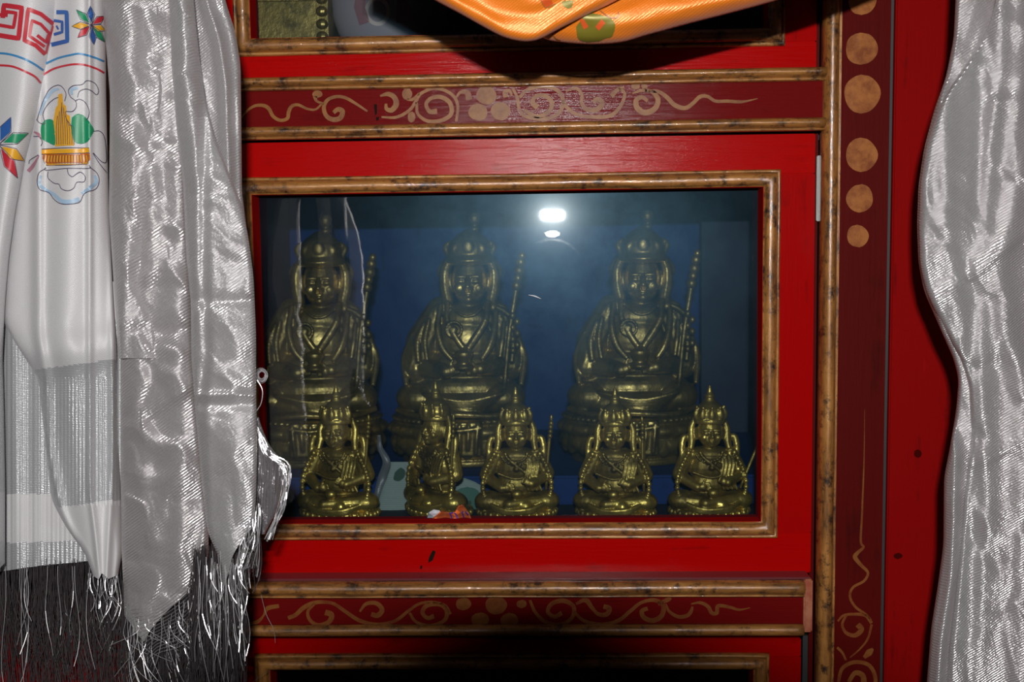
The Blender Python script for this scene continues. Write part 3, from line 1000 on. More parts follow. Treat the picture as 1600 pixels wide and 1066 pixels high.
def make_small():
    r = empty('small_seated_statue', (0, 0, 0))
    u = 0.00075
    m = MB()
    m.lathe([(a * u, z * u) for a, z in ((50, 0), (54, 2), (54, 6), (50, 8), (53, 11), (50, 15))], 1, .7, 64)
    for k in range(30):
        th = 2 * math.pi * k / 30
        m.ell((53 * u * math.cos(th), 53 * .7 * u * math.sin(th), 10 * u), (4 * u, 4 * u, 5 * u), 8, 6)
    local(m, 'pedestal', BRONZE2, r)
    m = MB()
    E = lambda x, y, z, a, b_, c: m.ell(V3(x, y, z, u), (a * u, b_ * u, c * u), 20, 12)
    E(0, 0, 24, 50, 32, 15)
    E(-38, -8, 27, 20, 19, 15); E(38, -8, 27, 20, 19, 15)
    m.capsule(V3(-40, -14, 28, u), V3(12, -30, 24, u), 11 * u, 8 * u)
    m.capsule(V3(40, -14, 28, u), V3(-10, -32, 27, u), 11 * u, 8 * u)
    E(0, 2, 50, 27, 20, 22); E(0, 1, 74, 29, 20, 26); E(0, 2, 92, 33, 17, 12)
    m.capsule(V3(-29, 1, 92, u), V3(-41, -4, 64, u), 11 * u, 10 * u)
    m.capsule(V3(-41, -6, 62, u), V3(-20, -28, 50, u), 9 * u, 6.5 * u)
    m.capsule(V3(29, 1, 92, u), V3(42, -4, 66, u), 11 * u, 10 * u)
    m.capsule(V3(42, -6, 64, u), V3(20, -28, 56, u), 9 * u, 6.5 * u)
    hand(m, (-13, -30, 50), (1, -.2, .2), 1, u, .75)
    hand(m, (15, -30, 57), (-.6, -.3, .6), 1, u, .75)
    E(0, -33, 42, 8, 7, 7)
    # robe, scarf folds and jewellery
    for k in range(4):
        tubeU(m, [(14 + k * 5, -14, 98 - k * 2), (15 + k * 5, -21, 80), (12 + k * 5, -23, 62), (16 + k * 6, -24, 44)], [1.5, 2.6, 2.6, 2], u)
    tubeU(m, [(-18, -12, 100), (-8, -20, 88), (6, -22, 76), (20, -22, 62)], [1.5, 2.6, 2.6, 2], u)
    for rr, zz in ((15, 100), (20, 96)):
        for k in range(11):
            th = math.pi * (k + .5) / 11
            m.ell(V3(-rr * math.cos(th), -16 - 5 * math.sin(th), zz - 14 * math.sin(th), u), (2.2 * u,) * 3, 8, 6)
    for k in range(10):
        t = k / 9
        m.ell(V3(-30 - 16 * math.sin(t * 2.6), -12 - 8 * t, 96 - 74 * t, u), (4 * u, 4 * u, 4.6 * u), 8, 6)
        m.ell(V3(32 + 15 * math.sin(t * 2.6), -12 - 8 * t, 96 - 74 * t, u), (4 * u, 4 * u, 4.6 * u), 8, 6)
    for k in range(5):
        tubeU(m, [(-48 + k * 4, -18 - k * 2, 30 - k * 3), (-16, -37, 20 - k * 1.5), (18, -37, 21 - k * 1.5), (48 - k * 4, -18 - k * 2, 30 - k * 3)], [2, 2.4, 2.4, 2], u)
    for x in (-44, -30, -15, 0, 15, 30, 44):
        E(x, -28 + abs(x) * .25, 12, 5, 5, 5)
    tubeU(m, [(-26, -20, 70), (0, -24, 62), (26, -20, 70)], 2, u)
    E(0, -22, 76, 4, 4, 4)
    m.capsule(V3(0, 0, 98, u), V3(0, -2, 114, u), 9 * u, 8 * u)
    face(m, (0, -4, 126), .69, u)
    for sx in (-1, 1):
        tubeU(m, [(sx * 19, 3, 146), (sx * 24, 2, 130), (sx * 24, -1, 114), (sx * 26, -6, 100)], [3, 5, 5.5, 4], u)
        tubeU(m, [(sx * 24, 2, 110), (sx * 33, 2, 118), (sx * 37, 0, 106), (sx * 38, -4, 88)], [3, 5, 5, 3], u)
    remeshed(m, 'body', BRONZE2, r, 0.00085, 1)
    m = MB()
    m.lathe([(a * u, z * u) for a, z in ((19, 138), (22, 140), (22, 144), (20, 146), (20.5, 152), (18, 160), (13, 166), (8, 170), (6, 175), (7, 178), (4, 183), (3, 188), (1, 194))], c=V3(0, -2, 0, u), seg=24)
    for k in range(5):
        th = -math.pi / 2 + (k - 2) * .62
        x, y = 20 * math.cos(th), 20 * math.sin(th) - 2
        m.ell(V3(x, y, 152, u), (4.5 * u, 3 * u, 8 * u), 10, 8)
        m.ell(V3(x * .97, y, 162, u), (2.4 * u, 2.4 * u, 3.4 * u), 8, 6)
    m.ell(V3(0, -21, 150, u), (3 * u,) * 3, 8, 6)
    remeshed(m, 'crown', BRONZE2, r, 0.0008, 0)
    m = MB()
    tubeU(m, [(0, 0, 0), (3, 0, 50), (8, 0, 100)], 2.2, u, 8)
    for t in (0, .3, .6, .85): m.ell(V3(6 + 2 * t, 0, 78 + 22 * t, u), (3.6 * u, 3.6 * u, 4.2 * u), 10, 8)
    m.ell(V3(8, 0, 104, u), (2.2 * u, 2.2 * u, 6 * u), 8, 6)
    st = local(m, 'staff', BRONZE2, r)
    st.location = V3(40, -12, 44, u)
    return r


def copy_tree(o, parent=None):
    c_ = o.copy()
    COL.objects.link(c_)
    c_.parent = parent
    for ch in [x for x in list(bpy.data.objects) if x.parent == o]:
        copy_tree(ch, c_)
    return c_


large = make_large()
small = make_small()
LG = [(494, 0.262, 0.06, 'tall bronze seated statue at left end of back row, partly behind the silver scarf'),
      (722, 0.262, -0.02, 'tall bronze seated statue in the middle of the back row'),
      (986, 0.262, -0.03, 'tall bronze seated statue at the right end of the back row')]
for i, (px, Y, rz, lab) in enumerate(LG):
    o = large if i == 0 else copy_tree(large)
    o.location = (pix(px, 745, Y).x, Y, ZS)
    o.rotation_euler = (0, 0, rz)
    tag(o, lab, 'statue', 'tall seated statues on the blue step')
SM = [(531, 0.095, -0.18, 1.12, 0, 'small gilt seated statue nearest the silver scarf, in front of the leftmost tall statue'),
      (686, 0.108, -0.80, 1.13, 0, 'small gilt seated statue turned sideways beside the green paper notes'),
      (808, 0.095, 0.03, 1.09, 0, 'small gilt seated statue facing straight out, right of the orange wrapper'),
      (962, 0.090, -0.16, 1.08, -0.1, 'small gilt seated statue with a pale slip of paper in its lap'),
      (1108, 0.095, 0.05, 1.09, 0.30, 'small gilt seated statue at the right end with its thin staff leaning outward')]
for i, (px, Y, rz, sc, st, lab) in enumerate(SM):
    o = small if i == 0 else copy_tree(small)
    o.location = (pix(px, 800, Y).x, Y, ZL)
    o.rotation_euler = (0, 0, rz)
    o.scale = (sc * 1.07, sc, sc)
    if st:
        for ch in [x for x in bpy.data.objects if x.parent == o and x.name.startswith('staff')]:
            ch.rotation_euler = (0, st, 0)
    tag(o, lab, 'statue', 'small seated statues along the front of the shelf')

# ---- upper compartment: statue base and bowl
r = tag(empty('statue_base', (X(455, .12, 20), 0.12, ZU)), 'dark gilt statue base in the upper cabinet behind the silver scarf', 'statue')
m = MB()
cx = X(458, .12, 20)
m.box(cx - 0.062, cx + 0.05, 0.07, 0.17, ZU, ZU + 0.20, 0.004)
for k in range(9):
    m.ell((cx + 0.044, 0.068, ZU + 0.01 + k * 0.014), (0.007, 0.006, 0.006), 10, 8)
for k in range(3): m.box(cx - 0.06, cx + 0.048, 0.064, 0.08, ZU + 0.05 + k * 0.05, ZU + 0.056 + k * 0.05, 0.001)
m.build('pedestal', BRONZE, r)
m = MB(); m.ell((cx, 0.12, ZU + 0.24), (0.05, 0.035, 0.06)); m.ell((cx, 0.115, ZU + 0.32), (0.022, 0.022, 0.028)); m.build('figure', BRONZE, r, True)
bw = tag(empty('porcelain_bowl', (X(610, .12, 20), 0.12, ZU)), 'pale grey bowl with pink print and ring mark in the upper cabinet', 'bowl')
m = MB()
cb = X(608, .12, 20)
prof = [(0.045, 0), (0.048, 0.003), (0.052, 0.008), (0.060, 0.02), (0.067, 0.04), (0.070, 0.07), (0.072, 0.09), (0.069, 0.09), (0.066, 0.06), (0.05, 0.02)]
m.lathe(prof, 1, .7, 64, (cb, 0.12, ZU))
m.build('bowl', PALE, bw, True)


def bowlp(px, py):
    p = pix(px, py, 0.075)
    dx = max(-.062, min(.062, p.x - cb))
    h_ = p.z - ZU
    rr = np.interp(h_, [0, 0.008, .02, .04, .07, .09], [.045, .052, .060, .067, .070, .072])
    yy = 0.12 - .7 * math.sqrt(max(1e-6, rr * rr - dx * dx)) - 0.0008
    return Vector((cb + dx, yy, p.z))


m = MB()
ribbon(m, [(580 + 17 * math.cos(t) + 10, 18 + 19 * math.sin(t)) for t in np.linspace(0, 6.28, 24)], 6, bowlp, n=2)
m.build('ring_mark', plain('cream_print', (0.62, 0.48, 0.45), .5), bw)
m = MB()
fill(m, [(558, -20), (575, -20), (570, 10), (577, 34), (560, 38), (552, 10)], bowlp); m.build('pink_print', PINK, bw); m = MB(); fill(m, [(622, -10), (632, -4), (650, 30), (618, 36)], bowlp)
m.build('pink_print', PINK, bw)

# ---- paper money notes, wrapper and slips on the lower shelf


def note(pts, Y0, Y1, mat, name, label, cat, prints, group=None):
    """upright sheet leaning back: bottom at Y0, top at Y1"""
    ya, yb = max(p[1] for p in pts), min(p[1] for p in pts)

    def pl_(px, py, off=0.0):
        t = (ya - py) / (ya - yb)
        return pix(px, py, Y0 + (Y1 - Y0) * t + 0.0015 * math.sin(px * 0.08) - off)
    m_ = MB(); fill(m_, pts, pl_, 3, 8)
    o = m_.build(name, mat, None, True)
    md = o.modifiers.new('thickness', 'SOLIDIFY'); md.thickness = 0.0004
    tag(o, label, cat, group)
    for nm, mt, pp, sm in prints:
        q = MB(); fill(q, pp, lambda a, b2: pl_(a, b2, 0.0008), 1.5, 4, sm)
        q.build(nm, mt, o)
    return o


note([(609, 722), (652, 722), (660, 816), (577, 816)], 0.130, 0.150, NOTE, 'paper_note', 'pale green paper note with a dark oval print, leaning left of the sideways statue', 'banknote',
     [('oval_print', NOTED, [(617, 738), (626, 731), (633, 736), (632, 745), (624, 752), (615, 750)], True)], 'paper notes behind the small statues')
note([(716, 744), (740, 752), (757, 762), (764, 818), (700, 818)], 0.130, 0.150, NOTE, 'paper_note', 'green paper note with a rounded green print, right of the sideways statue', 'banknote',
     [('rounded_print', NOTEG, [(715, 765), (730, 761), (746, 766), (753, 780), (748, 797), (738, 808), (720, 810), (712, 790)], True),
      ('small_dark_print', NOTED, [(731, 783), (736, 782), (736, 790), (732, 791)], True)], 'paper notes behind the small statues')
# crumpled wrapper at the very front
wz = lambda px, py: pix(px, py, 0.0165 + 0.0025 * math.sin(px * 0.21) + 0.0015 * math.sin(py * 0.5))
WZ = lambda px, py: wz(px, py) - Vector((0, 0.0009, 0))
m = MB(); fill(m, [(674, 810), (681, 803), (690, 798), (698, 799), (705, 803), (711, 800), (716, 791), (723, 789), (729, 796), (733, 804), (736, 810)], wz, 1.5, 3)
o = m.build('candy_wrapper', PAPERO, None, True); md = o.modifiers.new('t', 'SOLIDIFY'); md.thickness = 0.001
tag(o, 'crumpled orange and white wrapper with blue letters, lying against the bottom edge of the glass', 'wrapper')
m = MB(); fill(m, [(668, 809), (669, 801), (678, 796), (689, 798), (683, 804), (676, 809)], WZ, 1.5, 3); m.build('white_corner', PAPERW, o)
m = MB()
for seg in ([(703, 802), (705, 805), (706, 810)], [(710, 801), (713, 804), (715, 810)], [(702, 802), (708, 801)], [(722, 800), (725, 808)], [(727, 799), (732, 805)], [(721, 801), (724, 799)]):
    ribbon(m, seg, 2.0, lambda a, b2: WZ(a, b2) - Vector((0, .0006, 0)), smooth=False)
m.build('blue_letters', plain('violet_blue_print', (0.06, 0.03, 0.30), .5), o)
m = MB(); fill(m, [(966, 784), (970, 787), (975, 800), (974, 806), (969, 805)], plane(0.062), 2, 4)
o = m.build('paper_slip', plain('pale_green_slip', (.40, .52, .48), .6)); md = o.modifiers.new('t', 'SOLIDIFY'); md.thickness = 0.0006
tag(o, 'tiny pale slip of paper tucked in the lap of a small statue', 'paper')
m = MB(); fill(m, [(757, 738), (766, 735), (763, 752), (756, 754)], plane(0.128), 2, 4)
o = m.build('paper_slip', plain('blue_slip', (.03, .10, .18), .6)); md = o.modifiers.new('t', 'SOLIDIFY'); md.thickness = 0.0006
tag(o, 'small blue slip of paper behind the shoulder of the front facing statue', 'paper')
m = MB()
ribbon(m, [(592, 680), (594, 700), (604, 722), (598, 745), (590, 770), (584, 812)], [5, 8, 12, 14, 9, 6], lambda a, b2: pix(a, b2, 0.136 + 0.004 * math.sin(b2 * .12)))
o = m.build('ribbon', cloth('grey_ribbon', (.22, .22, .24), .4, .3, 200, .4), None, True); md = o.modifiers.new('t', 'SOLIDIFY'); md.thickness = 0.0006
tag(o, 'narrow grey ribbon hanging at the left edge of the oval printed note', 'ribbon')


# ------------------------------------------------------------------ cloth sheets
def curve_fn(pts, sm=14):
    ys = [p[1] for p in pts]; xs = [p[0] for p in pts]
    g = np.arange(min(ys) - 60, max(ys) + 61, 2.0)
    v = np.interp(g, ys, xs)
    k = np.ones(sm) / sm
    v2 = np.convolve(np.pad(v, sm, mode='edge'), k, 'same')[sm:-sm]
    return lambda y: float(np.interp(y, g, v2))


class Sheet:
    def __init__(s, L, R, y0, bottom, Y0, folds=(), crump=0.003, cs=30, stretch=2.2, curl=(0.012, 0.012), ew=0.10, seed=0.0, bow=0.0, fine=0.0, extra=None, top=None, facet=2.1):
        s.facet = facet
        s.L = curve_fn(L); s.R = curve_fn(R); s.y0 = y0
        s.b = (lambda u: bottom) if isinstance(bottom, (int, float)) else (lambda u: float(np.interp(u, [q[0] for q in bottom], [q[1] for q in bottom])))
        s.t = top
        s.Y0 = Y0; s.folds = [(curve_fn(p), a, w_) for p, a, w_ in folds]
        s.crump, s.cs, s.stretch, s.curl, s.ew, s.seed, s.bow, s.fine, s.extra = crump, cs, stretch, curl, ew, seed, bow, fine, extra

    def depth(s, px, py, u):
        Y = s.Y0
        a = max(0.0, 1 - u / s.ew); b_ = max(0.0, 1 - (1 - u) / s.ew)
        Y += s.curl[0] * (1 - math.sqrt(max(0, 1 - min(a, 1) ** 2))) + s.curl[1] * (1 - math.sqrt(max(0, 1 - min(b_, 1) ** 2)))
        Y -= s.bow * math.sin(math.pi * min(1, max(0, u)))
        for f, amp, w_ in s.folds:
            d = (px - f(py)) / w_
            Y -= amp * math.exp(-d * d)
        if s.crump:
            q = Vector((px / s.cs, py / (s.cs * s.stretch), s.seed))
            q2 = q + Vector((noise.noise(q * .7 + Vector((5, 5, 5))), noise.noise(q * .7 + Vector((9, 1, 4))), 0)) * 0.9
            n1 = noise.noise(q2 * 0.55) * 0.7
            q3 = Vector((q2.x, q2.y, 0)) * 0.85
            ds, ps_ = noise.voronoi(q3 + Vector((0, 0, s.seed)))
            wsum = 0.0; acc = 0.0
            for d_, c_ in zip(ds, ps_):
                w_ = math.exp(-d_ * 7.0)
                sl = noise.cell_vector(c_ * 7.31)
                acc += w_ * ((sl.x * 2 - 1) * (q3.x - c_.x) + (sl.y * 2 - 1) * (q3.y - c_.y) * 1.2)
                wsum += w_
            n2 = acc / max(wsum, 1e-9) * s.facet
            n4 = noise.noise(q2 * 3.6 + Vector((1, 2, 8))) * 0.14
            Y -= 0.44 * s.crump * (n1 + n2 + n4)
        if s.fine:
            Y += s.fine * noise.noise(Vector((px / 5.0, py / 9.0, s.seed)))
        if s.extra: Y += s.extra(px, py, u)
        return Y

    def build(s, name, mat, parent, step=2.6, solid=0.0):
        wmax = max(abs(s.R(y) - s.L(y)) for y in np.linspace(s.y0, s.b(.5), 12))
        nu = max(6, int(wmax / step)); nv = max(6, int((max(s.b(u) for u in (0, .25, .5, .75, 1)) - s.y0) / step))
        vs_ = []; fs = []
        for j in range(nv + 1):
            for i in range(nu + 1):
                u = i / nu
                ys = s.t(u) if s.t else s.y0
                y = ys + (s.b(u) - ys) * j / nv
                x = s.L(y) + (s.R(y) - s.L(y)) * u
                vs_.append(pix(x, y, s.depth(x, y, u)))
        for j in range(nv):
            for i in range(nu):
                a = j * (nu + 1) + i
                fs.append((a, a + nu + 1, a + nu + 2, a + 1))
        o = link(name, mesh_from(name, vs_, fs), mat, parent, True)
        return o

    def on(s, off=0.0011):
        def f(px, py):
            l, r_ = s.L(py), s.R(py)
            u = (px - l) / max(1e-3, (r_ - l))
            u = min(1, max(0, u))
            px = l + (r_ - l) * u
            return pix(px, py, s.depth(px, py, u) - off)
        return f


# ---------------- printed white scarf (far left)
TOP = -60
ps = tag(empty('printed_scarf', (X(90, -.2, 0), -0.2, 1.9)), 'white satin scarf printed with key patterns, flowers and a gold mountain, far left', 'scarf')
YS = -0.19
Lp = Sheet([(-60, TOP), (-60, 900)], [(96, TOP), (92, 0), (88, 50), (76, 95), (66, 150), (52, 205), (38, 255), (24, 330), (14, 400), (8, 470), (4, 560), (6, 640), (8, 760), (8, 885)], TOP, [(0, 900), (.8, 893), (1, 880)], YS - 0.022,
           folds=[([(40, TOP), (20, 300), (-20, 600)], 0.012, 45)], crump=0.0012, cs=60, curl=(0, 0.030), ew=0.30, seed=1.3)
Rp = Sheet([(70, TOP), (60, 100), (36, 200), (16, 340), (6, 430), (4, 500), (30, 545), (60, 590), (70, 690), (80, 780), (104, 825), (132, 862), (148, 905)],
           [(161, TOP), (165, 0), (166, 150), (170, 330), (176, 450), (182, 540), (187, 700), (192, 860), (184, 905)], TOP, [(0, 900), (.2, 906), (.35, 896), (.6, 905), (1, 898)], YS - 0.004,
           folds=[([(125, TOP), (115, 150), (105, 330), (100, 520), (110, 560), (150, 905)], 0.016, 36), ([(60, 520), (72, 590), (74, 700), (95, 800), (140, 905)], 0.008, 9),
                  ([(176, 700), (172, 800), (166, 905)], 0.006, 6), ([(140, 760), (150, 840), (156, 905)], 0.005, 5)],
           crump=0.0010, cs=50, curl=(0.012, 0.020), ew=0.16, seed=4.1,
           extra=lambda px, py, u: -0.012 * math.exp(-((py - 545 + (px - 100) * .12) / 34) ** 2) + 0.010 * math.exp(-((py - 690) / 90) ** 2) + 0.0008 * math.sin(px * 1.1) * (1 if 590 < py < 790 else 0))
Bp = Sheet([(-60, 440), (-60, 900)], [(190, 440), (190, 700), (190, 870), (190, 900)], 440, [(0, 897), (.25, 893), (.5, 884), (.75, 878), (1, 872)], YS + 0.020,
           folds=[([(20, 440), (30, 900)], 0.006, 14), ([(60, 440), (58, 900)], 0.004, 9)], crump=0.0008, cs=30, curl=(0, 0), seed=7.7,
           extra=lambda px, py, u: 0.0010 * math.sin(px * .9))


def banded(sheet, name, bands, **kw):
    """cloth with woven bands: sheer open weave or dense satin by height"""
    o = sheet.build(name, SATIN, ps, **kw)
    o.data.materials.append(SHEER)
    me = o.data
    lim = bands
    for p in me.polygons:
        cc = CM.inverted() @ p.center
        py = 533 - cc.y / -cc.z * F
        px = 800 + cc.x / -cc.z * F
        for a, b_, sl in lim:
            if a + sl * (px - 100) < py < b_ + sl * (px - 100): p.material_index = 1
    return o


banded(Lp, 'front_fold', [(560, 770, 0), (846, 2000, 0)])
banded(Rp, 'middle_fold', [(572, 792, -0.13)])
banded(Bp, 'back_fold', [(500, 772, 0.0), (846, 2000, -0.03)])

PR = Rp.on(); PL = Lp.on()


def prints(name, mat, *fns):
    for fn in fns:
        m_ = MB(); fn(m_); m_.build(name, mat, ps, True)


def f_redkey1(m_):
    for pts, w_ in (([(4, 28), (6, 8), (34, 12), (29, 60), (-8, 54)], 7.5), ([(-8, 38), (21, 43), (25, 20), (8, 18)], 5.5), ([(-8, 22), (12, 24)], 5)):
        ribbon(m_, pts, w_, PL, smooth=False)


def f_redkey2(m_):
    for pts, w_ in (([(84, 38), (64, 22), (44, 14), (38, 63), (56, 71), (71, 85)], 6.5), ([(83, 40), (77, 62), (72, 84)], 3.5), ([(70, 73), (46, 56), (50, 32), (64, 38), (77, 52), (72, 66), (58, 55)], 5)):
        ribbon(m_, pts, w_, PL, smooth=False)


prints('red_key_pattern', I_RED, f_redkey1, f_redkey2)


def f_bluekey(m_):
    for pts, w_ in (([(88, 19), (104, 19), (105, 64), (80, 70)], 6.5), ([(84, 32), (97, 34), (97, 50), (84, 54)], 4.5), ([(88, 40), (91, 46)], 3)):
        ribbon(m_, pts, w_, PR, smooth=False)


prints('blue_key_pattern', I_BLUE, f_bluekey)
prints('blue_line', I_SKY, lambda m_: ribbon(m_, [(-30, 83), (0, 83), (20, 86), (40, 93), (55, 101), (68, 110)], 3.2, PL), lambda m_: ribbon(m_, [(70, 100), (90, 91), (110, 86), (125, 84), (145, 89), (163, 96)], 3, PR))
prints('red_line', I_RED, lambda m_: ribbon(m_, [(-30, 102), (0, 102), (20, 104), (40, 112), (55, 120), (64, 130)], 3.2, PL), lambda m_: ribbon(m_, [(67, 117), (85, 107), (110, 101), (130, 101), (150, 107), (163, 114)], 3, PR))


def petal(m_, c_, tip, w_, pl_, a=0.12):
    c_ = np.array(c_, float); tip = np.array(tip, float)
    d = tip - c_; n_ = np.array([-d[1], d[0]]) / np.linalg.norm(d)
    fill(m_, [c_ + d * a, c_ + d * .55 + n_ * w_, tip, c_ + d * .55 - n_ * w_], pl_, 1.2, 3)


def petal_line(m_, c_, tip, w_, pl_):
    c_ = np.array(c_, float); tip = np.array(tip, float)
    d = tip - c_; n_ = np.array([-d[1], d[0]]) / np.linalg.norm(d)
    ribbon(m_, [c_, c_ + d * .55 + n_ * w_, tip, c_ + d * .55 - n_ * w_, c_], 0.8, pl_, smooth=False)


FC = (143, 39)
PET = [((141, 9), I_BLUE, 'blue'), ((119, 15), I_GREEN, 'green'), ((112, 41), I_GOLD, 'gold'), ((121, 59), I_RED, 'red'), ((147, 70), I_BLUE, 'blue'), ((164, 66), I_GREEN, 'green'), ((165, 48), I_GOLD, 'gold'), ((164, 25), I_RED, 'red')]
FC2 = (-2, 226)
PET2 = [((17, 183), I_BLUE, 'blue'), ((45, 208), I_GREEN, 'green'), ((39, 252), I_GOLD, 'gold'), ((28, 279), I_RED, 'red')]
for t, mt, nm in PET: prints(nm + '_petal', mt, lambda m_: petal(m_, FC, t, 5.0, PR))
for t, mt, nm in PET2: prints(nm + '_petal', mt, lambda m_: petal(m_, FC2, t, 8.5, PL))


PR2 = Rp.on(0.0016); PL2 = Lp.on(0.0016)


prints('flower_outline', INK, lambda m_: [petal_line(m_, FC, t, 6.3, PR2) for t, a, b_ in PET], lambda m_: [petal_line(m_, FC2, t, 9.5, PL2) for t, a, b_ in PET2])


def f_ink(m_):
    for pts in ([(58, 187), (63, 170), (70, 152), (78, 139), (90, 133), (98, 137), (103, 147), (101, 158)],
                [(57, 187), (62, 192), (70, 193), (67, 178), (74, 164), (84, 155), (91, 152)],
                [(103, 174), (113, 174), (119, 167), (118, 158), (110, 151), (107, 141), (114, 134), (128, 132), (136, 126), (148, 130), (154, 141), (151, 148), (143, 142), (134, 139), (124, 143), (121, 152)],
                [(117, 158), (124, 155), (133, 160), (139, 172), (138, 183), (134, 188)],
                [(146, 205), (156, 205), (163, 214), (166, 235), (166, 253), (158, 252), (146, 239)], [(145, 239), (155, 255), (167, 270)],
                [(45, 256), (47, 250), (60, 242)], [(52, 213), (62, 214), (66, 222), (64, 228)],
                [(72, 263), (61, 270), (58, 284), (62, 296), (76, 301), (84, 311), (94, 318), (108, 319), (124, 316), (130, 305), (136, 300), (150, 295), (155, 282), (151, 270), (140, 261)],
                [(75, 268), (75, 278), (84, 286), (92, 288), (96, 295), (106, 298), (115, 294), (120, 285), (131, 284), (133, 276), (126, 269), (119, 272), (113, 276), (107, 272), (105, 264)],
                [(71, 261), (72, 266), (105, 263), (139, 263), (139, 258)]):
        ribbon(m_, pts, 1.1, PR2)
    for k in range(9):       # rock lines
        x = 87 + k * 3.4
        ribbon(m_, [(x * .6 + 94 * .4 + (k % 3), 160 + abs(k - 3) * 7), (x + 1, 200), (x + 1.5, 226)], 0.9, PR2)
    for k in range(16):
        x = 70 + k * 4.5
        ribbon(m_, [(x, 242), (x + (x - 103) * .03 - 1, 250), (x, 256)], 0.7, PR2)
    ribbon(m_, [(65, 233), (100, 231), (139, 231)], 1.1, PR2); ribbon(m_, [(65, 241), (100, 240), (140, 239)], 1.1, PR2); ribbon(m_, [(72, 258), (104, 258), (136, 256)], 1.1, PR2)


fillR = lambda pts, sm=True: (lambda m_: fill(m_, pts, PR, 1.5, 3, sm))
prints('gold_mountain', I_GOLD, lambda m_: (fill(m_, [(91, 147), (97, 146), (99, 163), (103, 165), (104, 179), (109, 180), (111, 200), (116, 228), (86, 229), (85, 205), (83, 190), (87, 168), (90, 165)], PR, 1.5, 3)))
prints('green_trees', I_GREEN, lambda m_: fillR([(64, 212), (64, 198), (70, 188), (82, 187), (85, 200), (86, 226), (74, 222), (66, 218)])(m_), lambda m_: fillR([(112, 184), (120, 178), (130, 180), (138, 188), (142, 194), (147, 203), (143, 212), (136, 222), (124, 225), (115, 220), (111, 204)])(m_))
prints('gold_rim', I_GOLD, lambda m_: fill(m_, [(65, 233), (139, 231), (140, 239), (65, 241)], PR), lambda m_: fill(m_, [(72, 255), (137, 254), (136, 258), (72, 259)], PR))
prints('rust_bowl', I_RUST, lambda m_: fill(m_, [(67, 241), (140, 239.5), (141, 249), (136, 255), (73, 256), (66, 248)], PR))
prints('gold_bowl_petals', I_GOLD, lambda m_: [ribbon(Mb_, [(72 + k * 4.5, 243), (72 + k * 4.5 + ((k - 7) * .25), 253)], 1.9, Rp.on(.0014)) for Mb_ in [m_] for k in range(15)])
prints('pale_blue_shading', I_LBLUE, lambda m_: ribbon(m_, [(64, 274), (62, 288), (72, 297), (84, 304), (96, 314), (112, 315), (124, 311)], [3, 5, 5, 6, 7, 7], PR), lambda m_: ribbon(m_, [(148, 274), (150, 285), (140, 294), (128, 303)], [4, 6, 6, 5], PR),
       lambda m_: ribbon(m_, [(62, 180), (70, 158), (82, 142), (92, 139)], [3, 5, 5, 3], PR), lambda m_: ribbon(m_, [(112, 148), (112, 140), (122, 137)], [4, 5, 4], PR))
prints('mauve_scroll', plain('mauve_ink', (.42, .18, .24), .45), lambda m_: ribbon(m_, [(44, 268), (52, 258), (61, 243)], [6, 5, 1.5], PR), lambda m_: ribbon(m_, [(53, 206), (60, 210), (64, 217)], [2, 5, 3], PR))
prints('mountain_and_cloud_outline', INK, f_ink)


# threads
def threads(mb, n, f, rad, seg=3):
    for k in range(n):
        mb.tube(f(k), rad if not callable(rad) else rad(k), seg, caps=False)


rnd = random.Random(3)


def strand(px, py, length, Y, sway=8, curlv=0.0, k=9, drift=0):
    ph = rnd.random() * 6; fr = 0.6 + rnd.random() * 1.4
    pts = []
    am = sway * (0.3 + rnd.random())
    for i in range(k):
        t = i / (k - 1)
        x = px + am * t * math.sin(ph + fr * t * 3) + drift * t + curlv * t * t
        pts.append(pix(x, py + length * t, Y + 0.006 * math.sin(ph * 2 + t * 4 * fr) * t))
    return pts


# fringe of the printed scarf
m = MB()
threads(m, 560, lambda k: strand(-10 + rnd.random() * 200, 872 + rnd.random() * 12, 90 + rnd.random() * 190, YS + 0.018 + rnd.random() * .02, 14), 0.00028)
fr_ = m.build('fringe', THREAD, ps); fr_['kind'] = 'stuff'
m = MB()
threads(m, 24, lambda k: strand(138 + rnd.random() * 48, 896, 20 + rnd.random() * 70, YS - 0.005, 12), 0.0003)
threads(m, 12, lambda k: strand(-10 + rnd.random() * 200, 885, 60 + rnd.random() * 190, YS + 0.01, 16), 0.0003)
fr_ = m.build('bright_fringe', THREADB, ps); fr_['kind'] = 'stuff'

